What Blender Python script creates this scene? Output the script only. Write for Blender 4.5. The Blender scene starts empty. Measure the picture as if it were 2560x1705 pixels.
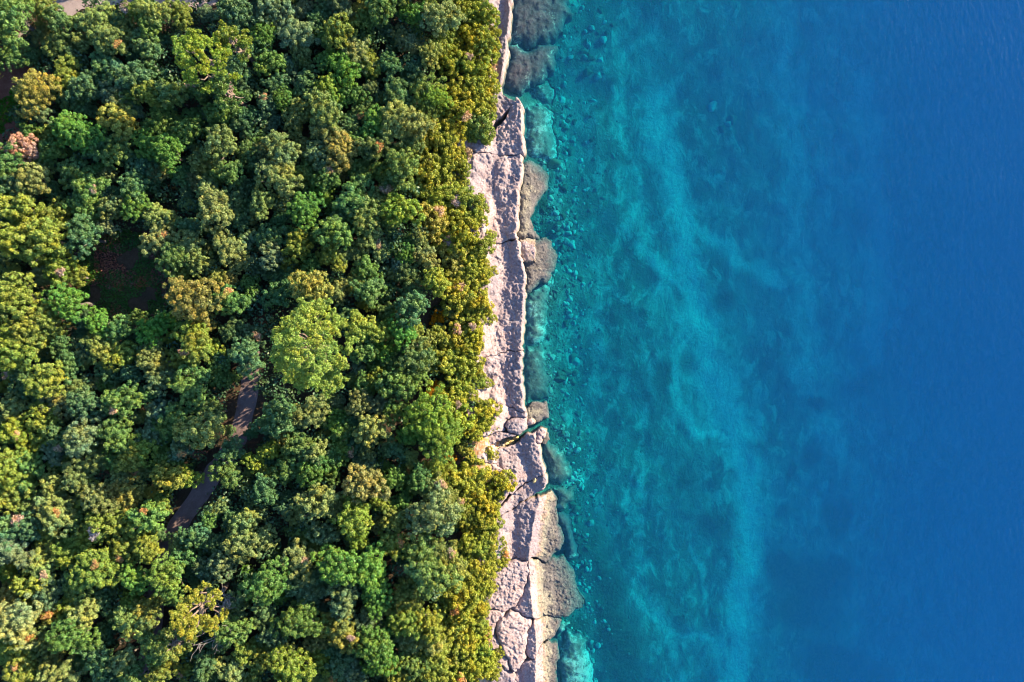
import bpy, math, random
import numpy as np
from mathutils import Vector, noise as mnoise
from mathutils.geometry import delaunay_2d_cdt
R = math.radians
rng = np.random.default_rng(7); random.seed(7)
S = bpy.context.scene
COL = S.collection

# ------------------------------------------------------------------ camera
MPP = 0.05                      # metres per photo pixel at sea level
CAM_H = 85.33
cam = bpy.data.objects.new('camera', bpy.data.cameras.new('camera'))
COL.objects.link(cam); cam.location = (0, 0, CAM_H)
cam.data.lens = 24.0; cam.data.sensor_width = 36.0
cam.data.clip_start = 0.5; cam.data.clip_end = 6000
S.camera = cam
# ------------------------------------------------------------------ sky, sun, exposure
SUN_EL, SUN_AZ = 18.5, 32.0     # elevation; azimuth counter-clockwise from +X (out to sea)
w = bpy.data.worlds.new('World'); S.world = w; w.use_nodes = True
nt = w.node_tree; nt.nodes.clear()
sky = nt.nodes.new('ShaderNodeTexSky'); sky.sky_type = 'NISHITA'; sky.sun_disc = False
sky.ozone_density = 4.0; sky.dust_density = 0.3; sky.sun_elevation = R(SUN_EL); sky.sun_rotation = R(90 - SUN_AZ)
bg = nt.nodes.new('ShaderNodeBackground'); bg.inputs[1].default_value = 0.115
wo = nt.nodes.new('ShaderNodeOutputWorld')
nt.links.new(sky.outputs[0], bg.inputs[0]); nt.links.new(bg.outputs[0], wo.inputs[0])
sl = bpy.data.lights.new('sun', 'SUN'); sl.energy = 5.0; sl.angle = R(0.6); sl.color = (1.0, 0.81, 0.52)
sun = bpy.data.objects.new('sun', sl); COL.objects.link(sun)
d = Vector((math.cos(R(SUN_EL)) * math.cos(R(SUN_AZ)), math.cos(R(SUN_EL)) * math.sin(R(SUN_AZ)), math.sin(R(SUN_EL))))
sun.rotation_euler = d.to_track_quat('Z', 'Y').to_euler(); sun.location = d * 120
S.view_settings.view_transform = 'Standard'; S.view_settings.look = 'None'
S.view_settings.gamma = 1.0; S.view_settings.exposure = 1.9
S.view_settings.use_curve_mapping = False
cy = S.cycles
cy.max_bounces = 6; cy.diffuse_bounces = 2; cy.glossy_bounces = 2; cy.transmission_bounces = 3
cy.volume_bounces = 2; cy.transparent_max_bounces = 8
cy.caustics_reflective = False; cy.caustics_refractive = False
cy.use_denoising = True; cy.filter_width = 1.05
cy.use_adaptive_sampling = True; cy.adaptive_threshold = 0.015

# ------------------------------------------------------------------ helpers
def W(px, py, z=0.0):
    """photo pixel seen at height z -> ground position (the camera looks straight down)"""
    k = MPP * (CAM_H - z) / CAM_H
    return ((px - 1280) * k, (852.5 - py) * k)
def topx(x, y, z=0.0):
    k = MPP * (CAM_H - z) / CAM_H
    return (x / k + 1280, 852.5 - y / k)
def lerp_tab(tab, v):
    return float(np.interp(v, [t[0] for t in tab], [t[1] for t in tab]))
XW = [(-200,1228),(0,1225),(250,1212),(350,1170),(450,1165),(560,1205),(700,1212),(900,1195),(1000,1205),(1100,1218),(1280,1240),(1400,1248),(1500,1215),(1600,1225),(1705,1225),(1900,1225)]
XE = [(-200,1280),(0,1278),(100,1268),(200,1254),(240,1290),(260,1302),(390,1308),(500,1295),(600,1294),(690,1311),(860,1303),(1000,1308),(1060,1318),(1100,1342),(1200,1366),(1300,1335),(1400,1322),(1500,1330),(1600,1342),(1705,1340),(1900,1340)]
def fbm(x, y, s, oct=4, seed=0.0, H=0.9):
    return mnoise.fractal(Vector((x * s + seed, y * s - seed * 0.7, seed * 1.3)), H, 2.1, oct)
def tag(o, label, cat, group=None):
    o['label'] = label; o['category'] = cat
    if group: o['group'] = group
    return o
def mesh_obj(name, verts, faces, mat, parent=None, smooth=False):
    me = bpy.data.meshes.new(name)
    me.from_pydata(verts, [], faces); me.materials.append(mat)
    if smooth: me.polygons.foreach_set('use_smooth', [True] * len(me.polygons))
    me.update()
    o = bpy.data.objects.new(name, me); COL.objects.link(o)
    if parent: o.parent = parent
    return o
def quads_mesh(name, V, mat):
    """V: (n,4,3) array of loose quads"""
    n = len(V)
    me = bpy.data.meshes.new(name)
    me.vertices.add(n * 4); me.vertices.foreach_set('co', np.ascontiguousarray(V, dtype=np.float32).ravel())
    me.loops.add(n * 4); me.loops.foreach_set('vertex_index', np.arange(n * 4, dtype=np.int32))
    me.polygons.add(n); me.polygons.foreach_set('loop_start', np.arange(0, n * 4, 4, dtype=np.int32))
    me.update(calc_edges=True); me.materials.append(mat)
    return me
def add_attr(me, name, vals):
    a = me.attributes.new(name, 'FLOAT', 'POINT'); a.data.foreach_set('value', np.asarray(vals, dtype=np.float32))

class N:
    """small node-graph builder"""
    def __init__(s, name):
        s.m = bpy.data.materials.new(name); s.m.use_nodes = True
        s.t = s.m.node_tree; s.t.nodes.clear(); s.out = s.t.nodes.new('ShaderNodeOutputMaterial')
        s._pos = None
    def n(s, typ, ins=None, **kw):
        x = s.t.nodes.new(typ)
        for k, v in kw.items(): setattr(x, k, v)
        for k, v in (ins or {}).items(): s.set(x.inputs[k], v)
        return x
    def set(s, sock, v):
        if hasattr(v, 'is_output') or isinstance(v, bpy.types.NodeSocket): s.t.links.new(v, sock)
        else:
            if isinstance(v, tuple) and len(v) == 3 and sock.type == 'RGBA': v = (*v, 1)
            sock.default_value = v
    @property
    def pos(s):
        if s._pos is None: s._pos = s.n('ShaderNodeNewGeometry').outputs['Position']
        return s._pos
    def noise(s, scale, detail=4, rough=0.55, vec=None, dist=0.0):
        return s.n('ShaderNodeTexNoise', {'Vector': vec if vec is not None else s.pos, 'Scale': scale, 'Detail': detail, 'Roughness': rough, 'Distortion': dist}).outputs[0]
    def voro(s, scale, feature='F1', vec=None):
        return s.n('ShaderNodeTexVoronoi', {'Vector': vec if vec is not None else s.pos, 'Scale': scale}, feature=feature).outputs[0]
    def math(s, op, a, b=0.0, c=0.0):
        x = s.n('ShaderNodeMath', operation=op)
        s.set(x.inputs[0], a); s.set(x.inputs[1], b); s.set(x.inputs[2], c); return x.outputs[0]
    def ramp(s, v, a, b):           # smooth 0..1 between a and b
        return s.n('ShaderNodeMapRange', {0: v, 1: a, 2: b, 3: 0.0, 4: 1.0}, interpolation_type='SMOOTHSTEP').outputs[0]
    def mix(s, f, a, b, mode='MIX'):
        x = s.n('ShaderNodeMix', data_type='RGBA', blend_type=mode)
        s.set(x.inputs[0], f); s.set(x.inputs[6], a); s.set(x.inputs[7], b); return x.outputs[2]
    def attr(s, name):
        return s.n('ShaderNodeAttribute', attribute_name=name).outputs['Fac']
    def z(s):
        return s.n('ShaderNodeSeparateXYZ', {0: s.pos}).outputs[2]
    def bump(s, h, strength=0.5, dist=0.1):
        return s.n('ShaderNodeBump', {'Height': h, 'Strength': strength, 'Distance': dist}).outputs[0]
    def bsdf(s, col, rough=0.9, normal=None, spec=0.2):
        b = s.n('ShaderNodeBsdfPrincipled', {'Base Color': col, 'Roughness': rough, 'Specular IOR Level': spec})
        if normal is not None: s.set(b.inputs['Normal'], normal)
        return b.outputs[0]
    def done(s, sh):
        s.t.links.new(sh, s.out.inputs[0]); return s.m

# ------------------------------------------------------------------ materials
def leaf_mat(name, trans=0.17, var=0.5):
    g = N(name)
    oc = g.n('ShaderNodeObjectInfo').outputs['Color']
    isl = g.n('ShaderNodeNewGeometry').outputs['Random Per Island']
    cl = g.noise(0.9, 3)
    k = g.math('MULTIPLY_ADD', isl, var, 1.0 - var * 0.5)
    k = g.math('MULTIPLY', k, g.math('MULTIPLY_ADD', cl, 0.7, 0.65))
    col = g.mix(1.0, oc, g.n('ShaderNodeCombineColor', {0: k, 1: k, 2: k}).outputs[0], 'MULTIPLY')
    hue = g.n('ShaderNodeHueSaturation', {'Hue': g.math('MULTIPLY_ADD', isl, 0.05, 0.475), 'Saturation': 1.08, 'Color': col}).outputs[0]
    hue = g.mix(g.ramp(g.noise(0.55, 4, 0.6), 0.45, 0.7), hue, g.mix(1.0, hue, (1.45, 1.1, 0.75), 'MULTIPLY'))
    hue = g.mix(g.ramp(g.noise(0.33, 3, 0.6), 0.5, 0.7), hue, g.mix(1.0, hue, (0.72, 0.92, 1.25), 'MULTIPLY'))
    dif = g.n('ShaderNodeBsdfDiffuse', {0: hue}).outputs[0]
    tc = g.mix(1.0, hue, (1.3, 1.35, 0.5), 'MULTIPLY')
    tr = g.n('ShaderNodeBsdfTranslucent', {0: tc}).outputs[0]
    gl = g.n('ShaderNodeBsdfGlossy', {0: (1, 1, 1), 'Roughness': 0.45}).outputs[0]
    a = g.n('ShaderNodeMixShader', {0: trans, 1: dif, 2: tr}).outputs[0]
    return g.done(g.n('ShaderNodeMixShader', {0: 0.018, 1: a, 2: gl}).outputs[0])
M_LEAF = leaf_mat('leaf'); M_PINE = leaf_mat('pine_needles', 0.25, 0.6); M_DRY = leaf_mat('dry_leaf', 0.25, 0.5)
def bark_mat(name, c1, c2):
    g = N(name); nz = g.noise(6, 5)
    return g.done(g.bsdf(g.mix(nz, c1, c2), 0.95, g.bump(nz, 0.6, 0.05)))
M_BARK = bark_mat('bark', (0.06, 0.05, 0.045), (0.16, 0.14, 0.13)); M_PBARK = bark_mat('pine_bark', (0.10, 0.07, 0.06), (0.26, 0.20, 0.17))
M_DEADWOOD = bark_mat('bare_wood', (0.15, 0.135, 0.13), (0.24, 0.22, 0.21))

def soil_mat():
    g = N('soil')
    n1, n2, n3 = g.noise(0.35, 4), g.noise(2.2, 5), g.noise(11, 4)
    base = g.mix(g.ramp(n1, 0.35, 0.65), (0.040, 0.032, 0.022), (0.075, 0.048, 0.032))
    base = g.mix(g.ramp(n2, 0.45, 0.75), base, (0.05, 0.032, 0.02))
    base = g.mix(g.math('MULTIPLY', g.ramp(n3, 0.6, 0.75), 0.5), base, (0.30, 0.22, 0.17))
    sh = g.mix(g.ramp(n2, 0.4, 0.65), (0.42, 0.22, 0.10), (0.52, 0.38, 0.31))
    base = g.mix(g.attr('shore'), base, sh)
    return g.done(g.bsdf(base, 0.95, g.bump(n2, 0.8, 0.25)))
M_SOIL = soil_mat()
def gravel_mat(name, c1, c2):
    g = N(name); n1, n2 = g.noise(0.8, 4), g.noise(9, 5, 0.7)
    c = g.mix(g.ramp(n1, 0.3, 0.7), c1, c2)
    c = g.mix(g.math('MULTIPLY', g.ramp(n2, 0.5, 0.8), 0.5), c, (0.45, 0.40, 0.38))
    c = g.mix(g.math('MULTIPLY', g.ramp(n2, 0.5, 0.25), 0.6), c, (0.07, 0.05, 0.045))
    return g.done(g.bsdf(c, 0.95, g.bump(n2, 0.6, 0.08)))
M_PATH = gravel_mat('path_dirt', (0.15, 0.105, 0.105), (0.22, 0.16, 0.165))
M_GRAVEL = gravel_mat('gravel', (0.27, 0.21, 0.21), (0.38, 0.31, 0.31))

def rock_mat(name, wet_shift=0.0):
    g = N(name)
    z = g.math('ADD', g.z(), g.math('MULTIPLY_ADD', g.noise(0.6, 5, 0.65), 1.5, -0.75))
    big, mid, fine, pit = g.noise(0.16, 3), g.noise(0.9, 5, 0.6), g.noise(4.2, 6, 0.75), g.noise(3.4, 8, 0.85, g.n('ShaderNodeMapping', {'Vector': g.pos, 'Rotation': (0, 0, R(-20)), 'Scale': (1.5, 0.8, 1.0)}).outputs[0], 0.6)
    c = g.mix(g.ramp(mid, 0.35, 0.65), (0.48, 0.345, 0.35), (0.56, 0.455, 0.475))
    c = g.mix(g.math('MULTIPLY', g.ramp(g.math('MULTIPLY_ADD', fine, 0.35, big), 0.55, 0.85), 0.7), c, (0.27, 0.25, 0.32))
    c = g.mix(g.math('MULTIPLY', g.ramp(fine, 0.5, 0.62), 0.55), c, (0.26, 0.15, 0.13))
    c = g.mix(g.math('MULTIPLY', g.ramp(pit, 0.42, 0.34), 0.55), c, (0.10, 0.085, 0.115))
    och = g.mix(g.ramp(mid, 0.35, 0.6), (0.40, 0.28, 0.15), (0.40, 0.32, 0.23))
    och = g.mix(g.math('MULTIPLY', g.ramp(fine, 0.5, 0.7), 0.5), och, (0.21, 0.13, 0.08))
    pale = g.mix(g.ramp(fine, 0.4, 0.65), (0.36, 0.33, 0.26), (0.29, 0.26, 0.22))
    grey = g.mix(g.ramp(mid, 0.35, 0.65), (0.11, 0.10, 0.105), (0.20, 0.18, 0.18))
    grey = g.mix(g.math('MULTIPLY', g.ramp(fine, 0.52, 0.68), 0.7), grey, (0.31, 0.295, 0.265))
    c = g.mix(g.math('MULTIPLY', g.ramp(z, 0.95, 0.6), 0.65), c, och)
    c = g.mix(g.ramp(z, 0.6, 0.42), c, pale)
    c = g.mix(g.ramp(z, 0.42, 0.1), c, grey)
    h = g.math('ADD', g.math('MULTIPLY', pit, 1.0), g.math('MULTIPLY', fine, 0.45))
    rough = g.math('MULTIPLY_ADD', g.ramp(z, -0.1, 0.3), 0.4, 0.5)
    return g.done(g.bsdf(c, rough, g.bump(h, 1.0, 0.4), 0.25))
M_ROCK = rock_mat('limestone')
def subrock_mat(name, c_dark, c_mid, c_pale, amount, speck):
    g = N(name)
    big, mid, fine = g.noise(0.25, 4, 0.6), g.noise(1.1, 5, 0.65), g.noise(4.2, 5, 0.7)
    c = g.mix(g.ramp(mid, 0.3, 0.65), c_dark, c_mid)
    c = g.mix(g.ramp(g.math('ADD', g.math('MULTIPLY', big, 0.7), g.math('MULTIPLY_ADD', fine, 0.35, g.math('MULTIPLY', mid, 0.4))), 0.86 - amount, 0.94 - amount), c, c_pale)
    c = g.mix(g.math('MULTIPLY', g.ramp(fine, 0.56, 0.64), speck), c, (0.04, 0.05, 0.045))
    return g.done(g.bsdf(c, 0.9, g.bump(mid, 0.7, 0.25)))
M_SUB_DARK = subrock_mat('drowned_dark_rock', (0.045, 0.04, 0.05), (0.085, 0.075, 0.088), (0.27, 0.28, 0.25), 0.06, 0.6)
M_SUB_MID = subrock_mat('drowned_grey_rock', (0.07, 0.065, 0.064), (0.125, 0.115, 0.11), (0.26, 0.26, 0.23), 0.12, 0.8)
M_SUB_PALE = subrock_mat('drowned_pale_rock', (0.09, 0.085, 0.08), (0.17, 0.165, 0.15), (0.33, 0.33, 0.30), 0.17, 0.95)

def seabed_mat():
    g = N('seabed')
    mp = g.n('ShaderNodeMapping', {'Vector': g.pos, 'Rotation': (0, 0, R(-28)), 'Scale': (1.15, 0.72, 1.0)}).outputs[0]
    n1, n2, n3 = g.noise(0.12, 6, 0.65, mp, 0.8), g.noise(0.55, 7, 0.7, mp, 0.5), g.noise(2.8, 5, 0.7)
    c = g.mix(g.ramp(n1, 0.35, 0.65), (0.06, 0.075, 0.062), (0.15, 0.16, 0.135))
    c = g.mix(g.math('MULTIPLY', g.ramp(n2, 0.5, 0.64), 0.8), c, (0.29, 0.28, 0.235))
    c = g.mix(g.math('MULTIPLY', g.ramp(n2, 0.46, 0.36), 0.75), c, (0.05, 0.065, 0.055))
    sand = g.ramp(g.math('ADD', g.attr('sand'), g.math('MULTIPLY_ADD', n2, 0.8, -0.40)), 0.15, 0.8)
    c = g.mix(sand, c, g.mix(g.ramp(n3, 0.35, 0.7), (0.42, 0.42, 0.36), (0.31, 0.31, 0.265)))
    weed = g.ramp(g.math('ADD', g.attr('weed'), g.math('MULTIPLY_ADD', n2, 0.9, -0.45)), 0.3, 0.7)
    c = g.mix(weed, c, g.mix(g.ramp(n3, 0.4, 0.65), (0.025, 0.04, 0.03), (0.07, 0.08, 0.06)))
    c = g.mix(g.math('MULTIPLY', g.ramp(n3, 0.60, 0.72), 0.5), c, (0.05, 0.06, 0.05))
    return g.done(g.bsdf(c, 0.95, g.bump(g.math('ADD', n2, g.math('MULTIPLY', n3, 0.4)), 1.0, 0.6)))
M_SEABED = seabed_mat()
def stone_mat(name, c1, c2):
    g = N(name); n1, n2 = g.noise(0.8, 3), g.noise(4, 5, 0.65)
    c = g.mix(g.ramp(n1, 0.3, 0.7), c1, c2)
    c = g.mix(g.math('MULTIPLY', g.ramp(n2, 0.5, 0.7), 0.6), c, tuple(x * 0.45 for x in c1))
    if name == 'grey_stone':
        isl = g.n('ShaderNodeNewGeometry').outputs['Random Per Island']; k = g.math('MULTIPLY_ADD', isl, 1.6, 0.35)
        c = g.mix(1.0, c, g.n('ShaderNodeCombineColor', {0: k, 1: k, 2: k}).outputs[0], 'MULTIPLY')
    return g.done(g.bsdf(c, 0.9, g.bump(n2, 0.7, 0.15)))
M_ST = {'pale': stone_mat('pale_stone', (0.26, 0.26, 0.23), (0.35, 0.345, 0.30)), 'grey': stone_mat('grey_stone', (0.095, 0.10, 0.088), (0.16, 0.16, 0.14)),
        'dark': stone_mat('weedy_stone', (0.045, 0.055, 0.045), (0.10, 0.11, 0.085)), 'ochre': stone_mat('ochre_stone', (0.50, 0.36, 0.13), (0.62, 0.50, 0.28))}
def sea_mat():
    g = N('sea_water')
    mp = g.n('ShaderNodeMapping', {'Vector': g.pos, 'Rotation': (0, 0, R(18)), 'Scale': (1.0, 0.32, 1.0)}).outputs[0]
    w1, w2 = g.noise(1.9, 4, 0.55, mp), g.noise(0.12, 3)
    h = g.math('MULTIPLY', w1, g.math('MULTIPLY_ADD', w2, 1.2, 0.1))
    nb = g.bump(h, 0.7, 0.21)
    bf = g.n('ShaderNodeNewGeometry').outputs['Backfacing']
    fr = g.n('ShaderNodeFresnel', {'IOR': g.math('MULTIPLY_ADD', bf, 1 / 1.333 - 1.333, 1.333), 'Normal': nb}).outputs[0]
    gl = g.n('ShaderNodeBsdfGlossy', {0: (1, 1, 1), 'Roughness': 0.06, 'Normal': nb}).outputs[0]
    tr = g.n('ShaderNodeBsdfTransparent', {0: (1, 1, 1)}).outputs[0]
    m = g.done(g.n('ShaderNodeMixShader', {0: fr, 1: tr, 2: gl}).outputs[0])
    SIG_A, SIG_S = (0.55, 0.061, 0.0255), (0.0025, 0.0165, 0.0365)
    da = max(SIG_A); ds = max(SIG_S)
    ab = g.n('ShaderNodeVolumeAbsorption', {'Color': tuple(1 - a / da for a in SIG_A), 'Density': da}).outputs[0]
    sc = g.n('ShaderNodeVolumeScatter', {'Color': tuple(a / ds for a in SIG_S), 'Density': ds}).outputs[0]
    g.t.links.new(g.n('ShaderNodeAddShader', {0: ab, 1: sc}).outputs[0], g.out.inputs[1])
    return m
M_SEA = sea_mat()

# ------------------------------------------------------------------ ground
def ground_z(x, y):
    px, py = topx(x, y, 3.0)
    xw = lerp_tab(XW, py)
    dpx = xw - px                                    # > 0 inland
    if dpx > 0:
        m = dpx * MPP
        return 2.3 + 2.4 * (1 - math.exp(-m / 18.0)) + 0.25 * fbm(x, y, 0.12, 3, 3.0) * min(1, m / 4)
    return 2.3 + dpx / 14.0                          # dives under the rock slabs
def axis(lo, hi, step, far_lo, far_hi):
    a = list(np.arange(lo, hi + step, step)); s = step
    b = lo
    while b > far_lo: s *= 1.5; b -= s; a.insert(0, b)
    s = step; b = a[-1]
    while b < far_hi: s *= 1.5; b += s; a.append(b)
    return a
def grid_obj(name, xs, ys, zf, mat):
    V = [(x, y, zf(x, y)) for y in ys for x in xs]; nx = len(xs)
    F = [(j * nx + i, j * nx + i + 1, (j + 1) * nx + i + 1, (j + 1) * nx + i) for j in range(len(ys) - 1) for i in range(nx - 1)]
    o = mesh_obj(name, V, F, mat, smooth=True); o['kind'] = 'structure'
    return o, V
gxs = axis(-66, 1.0, 0.6, -1500, 1.0); gxs = [x for x in gxs if x <= 1.7]
gys = axis(-50, 50, 0.8, -1500, 1500)
ground, V = grid_obj('ground', gxs, gys, ground_z, M_SOIL)
def shore_val(x, y):
    px, py = topx(x, y, 3.0); dpx = lerp_tab(XW, py) - px
    return float(np.clip(1.0 - (dpx - 25 - 40 * fbm(x, y, 0.25, 3, 8.0)) / 70.0, 0, 1))
add_attr(ground.data, 'shore', [shore_val(v[0], v[1]) for v in V])

def dist_poly(px, py, pts):
    best = 1e9
    for (ax, ay), (bx, by) in zip(pts[:-1], pts[1:]):
        dx, dy = bx - ax, by - ay; t = max(0, min(1, ((px - ax) * dx + (py - ay) * dy) / (dx * dx + dy * dy)))
        best = min(best, math.hypot(px - ax - t * dx, py - ay - t * dy))
    return best
PATH = [(632,850),(628,880),(624,910),(628,960),(608,1050),(590,1110),(548,1165),(505,1230),(455,1300),(425,1345),(395,1450),(385,1560),(360,1800)]
def path_strip():
    pts = []
    for a, b in zip(PATH[:-1], PATH[1:]):
        for t in np.linspace(0, 1, 10, endpoint=False): pts.append((a[0] + (b[0] - a[0]) * t, a[1] + (b[1] - a[1]) * t))
    k = np.array(pts)
    for _ in range(12): k[1:-1] = (k[:-2] + 2 * k[1:-1] + k[2:]) / 4
    V, F, nw = [], [], 7
    for i, p in enumerate(k):
        t = k[min(i + 1, len(k) - 1)] - k[max(i - 1, 0)]; t /= np.linalg.norm(t); nrm = np.array((-t[1], t[0]))
        for j in range(nw):
            u = (j / (nw - 1) - 0.5) * 2
            q = p + nrm * u * min(1, 0.2 + i * 0.08) * (28 + 6 * mnoise.noise(Vector((i * 0.25, u * 2, 1))))
            x, y = W(q[0], q[1], 4.2)
            V.append((x, y, ground_z(x, y) + 0.05 - 0.10 * abs(u) ** 6))
    for i in range(len(k) - 1):
        for j in range(nw - 1):
            a = i * nw + j; F.append((a, a + 1, a + nw + 1, a + nw))
    o = mesh_obj('dirt_path', V, F, M_PATH, smooth=True); o['kind'] = 'structure'
path_strip()
GRAVEL = [(118,-90),(118,0),(128,45),(180,50),(210,28),(270,22),(330,12),(420,18),(500,30),(545,10),(560,-90)]
def patch_obj(name, poly, mat, step=0.6, lift=0.05):
    pts = [W(*p, 4.2) for p in poly]; P = [Vector(p) for p in pts]; n = len(P)
    inside = []
    xs, ys = [p[0] for p in pts], [p[1] for p in pts]
    for x in np.arange(min(xs), max(xs), step):
        for y in np.arange(min(ys), max(ys), step):
            if pip(x, y, pts): inside.append(Vector((x, y)))
    v, e, f, *_ = delaunay_2d_cdt(P + inside, [], [list(range(n))], 1, 1e-5)
    o = mesh_obj(name, [(p.x, p.y, ground_z(p.x, p.y) + lift) for p in v], f, mat, smooth=True); o['kind'] = 'structure'
def pip(x, y, pts):
    c = False; j = len(pts) - 1
    for i in range(len(pts)):
        xi, yi = pts[i]; xj, yj = pts[j]
        if (yi > y) != (yj > y) and x < (xj - xi) * (y - yi) / (yj - yi) + xi: c = not c
        j = i
    return c
patch_obj('gravel_ground', GRAVEL, M_GRAVEL)
M_RED = gravel_mat('red_soil', (0.16, 0.06, 0.045), (0.22, 0.095, 0.075))
patch_obj('red_soil', [(-120,110),(70,120),(125,150),(140,220),(95,260),(70,300),(90,340),(115,370),(60,400),(-120,400)], M_RED, lift=0.06)

# ------------------------------------------------------------------ seabed and sea
DEPTH = [(-200,1.5),(-60,-0.1),(-30,-0.5),(-12,-0.8),(0,-1.0),(40,-1.5),(90,-2.1),(160,-2.8),(260,-3.3),(400,-4.1),(560,-5.4),(760,-7.6),(1000,-10.8),(1300,-15.0),(3000,-34)]
SAND = [  # (x, y, rx, ry, strength) pale sand lying on the sea floor
 (1664,740,60,70,.6),(1730,820,70,90,.8),(1790,950,75,90,.8),(1790,1050,60,60,.7),(1850,1090,60,70,.8),(1870,1200,55,90,.8),(1882,1305,50,80,.8),(1862,1414,55,80,.75),(1835,1522,60,70,.6),(1790,1620,80,70,.5),
 (1650,300,60,90,.35),(1690,470,70,100,.35),(1600,150,60,110,.4),(1700,60,80,90,.4),(1560,300,30,70,.6),(1545,240,25,60,.6),(1565,430,35,70,.5),(1590,545,30,35,.8),(1612,580,25,35,.7),(1560,660,28,30,.5),
 (1600,1200,10,55,.9),(1594,1290,10,20,.7),(1570,1010,12,40,.5),(1600,1420,40,70,.5),(1610,1500,30,50,.5),(1700,1590,60,50,.45),(1500,860,35,50,.6),(1530,720,22,30,.5),(1480,790,30,60,.5),(1440,1010,40,60,.4),(1470,1080,40,40,.4),
 (1585,800,12,60,.6),(1605,880,10,50,.6),(1380,1228,30,9,1.0),(1360,1240,22,8,1.0),(1430,1200,26,22,.9),(1500,560,30,60,.25),(1470,300,16,80,.5),(1395,480,14,40,.7),(1390,345,14,60,.6),(1330,225,9,18,.9),(1375,50,9,60,.7),(1355,105,22,7,.7),
 (1950,120,90,200,.35),(1980,420,70,160,.35),(2010,660,80,120,.4),(2000,900,70,110,.5),(2060,1010,60,60,.4),(1990,1080,50,60,.4),(2130,1250,110,160,.25),(2180,700,120,200,.2),(2250,100,140,160,.2)]
WEED = [(1520,1490,60,90,.8),(1540,1600,60,90,.9),(1500,1400,50,50,.6),(1560,1690,60,50,.8),(2010,1440,95,80,.75),(2050,1540,80,90,.6),(2060,1650,80,70,.7),(2110,1270,30,45,.7),(1940,1290,25,35,.6),(1720,900,55,40,.5),
 (1700,760,40,50,.4),(1760,700,50,60,.4),(1880,690,60,80,.45),(1860,480,70,70,.35),(1640,470,30,60,.35),(1430,560,22,40,.4),(1360,520,18,20,.9),(1345,130,40,30,.6),(1375,300,14,30,.3),(1660,1000,70,60,.4),(1690,1150,90,90,.35),(1740,1260,60,130,.35),
 (1600,750,25,25,.3),(1470,1340,50,60,.6),(1450,1420,30,50,.6),(1440,1560,45,40,.8),(1490,1700,30,30,.7),(2200,1000,90,110,.4),(2330,1050,110,90,.3),(2300,1200,90,80,.3),(2200,60,90,70,.35),(2300,240,90,90,.3),(2280,430,60,60,.35),(2070,800,60,50,.4),(2070,580,50,50,.35)]
STREAK = [([(1640,250),(1690,480),(1745,780),(1800,980),(1868,1190),(1868,1400),(1835,1720)],52,.72),([(1950,-20),(1985,350),(2010,700),(2020,950),(2095,1130)],60,.5),([(1560,60),(1545,260),(1570,470),(1600,600)],22,.36),([(1600,600),(1680,690),(1745,780)],24,.65),([(1745,560),(1850,650),(1960,700)],24,.6),([(1600,320),(1720,420),(1860,470)],20,.32),([(1480,640),(1500,820),(1470,1000)],30,.45),([(1600,1330),(1612,1480),(1680,1600),(1700,1720)],30,.45),([(1745,780),(1690,900),(1680,1010),(1740,1080),(1850,1110)],18,.7),([(2150,200),(2200,600),(2180,900)],60,.6),
 ([(1640,700),(1580,755),(1600,850),(1625,960),(1650,1010),(1700,1060)],10,.42),([(1605,1010),(1592,1100),(1572,1180),(1560,1300)],8,.5),([(1710,610),(1665,680),(1640,735)],10,.6),([(1590,1490),(1640,1560),(1720,1590),(1790,1600)],11,.6),
 ([(1720,1350),(1752,1430),(1765,1530)],9,.5),([(1560,330),(1590,420),(1600,520)],12,.4),([(1660,1130),(1640,1240),(1650,1330)],8,.4),([(1510,650),(1500,760),(1480,880)],12,.4),([(1700,1240),(1770,1180),(1830,1160)],10,.4)]
def streak_sum(px, py):
    v = 0.0
    for pts, wd, st in STREAK:
        q = dist_poly(px, py, pts) / wd
        if q < 3: v = max(v, st * math.exp(-q * q))
    return v
WEED += [(2030,1150,26,34,.9),(1975,1170,22,26,.8),(2090,1300,34,50,.9),(1960,1420,60,50,.9),(2040,1460,70,60,1.0),(2100,1420,50,40,.8),(2000,1530,60,50,.9),(2080,1660,90,60,.9),(2180,1690,70,40,.7),(1780,1320,50,60,.6),(1720,1200,40,60,.6),(1650,940,40,50,.6),(1810,760,50,40,.6),(2050,1010,50,30,.7),(2150,960,60,50,.6),(2150,560,50,60,.5)]
def blob_sum(px, py, lst):
    v = 0.0
    for bx, by, rx, ry, s in lst:
        q = ((px - bx) / rx) ** 2 + ((py - by) / ry) ** 2
        if q < 6: v = max(v, s * math.exp(-q * 0.7))
    return v
def bed_z(x, y):
    px, py = topx(x, y, 0.0)
    dx = px - lerp_tab(XE, py)
    z = lerp_tab(DEPTH, dx)
    k = min(1.0, max(0.0, dx / 60.0))
    return z + k * (0.45 * fbm(x, y, 0.22, 4, 5.0) + min(1.6, 0.012 * max(0, dx)) * 0.5 * fbm(x, y, 0.06, 3, 11.0))
sxs = [x for x in axis(-4.5, 70, 0.4, -4.6, 1800)]; sys_ = axis(-48, 48, 0.4, -1500, 1500)
seabed, V = grid_obj('seabed', sxs, sys_, bed_z, M_SEABED)
pv = [topx(v[0], v[1], v[2]) for v in V]
pw = [(p[0] + 22 * fbm(v[0], v[1], .22, 3, 4.0), p[1] + 22 * fbm(v[0], v[1], .22, 3, 9.0)) for p, v in zip(pv, V)]
add_attr(seabed.data, 'sand', [max(0.8 * blob_sum(a, b, SAND), streak_sum(a, b), min(0.35, max(0.0, (a - 1850) / 600))) for a, b in pw])
add_attr(seabed.data, 'weed', [blob_sum(a, b, WEED) for a, b in pw])
x0, x1, y0, y1, zb = -6.0, 1780.0, -1480.0, 1480.0, -45.0
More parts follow.
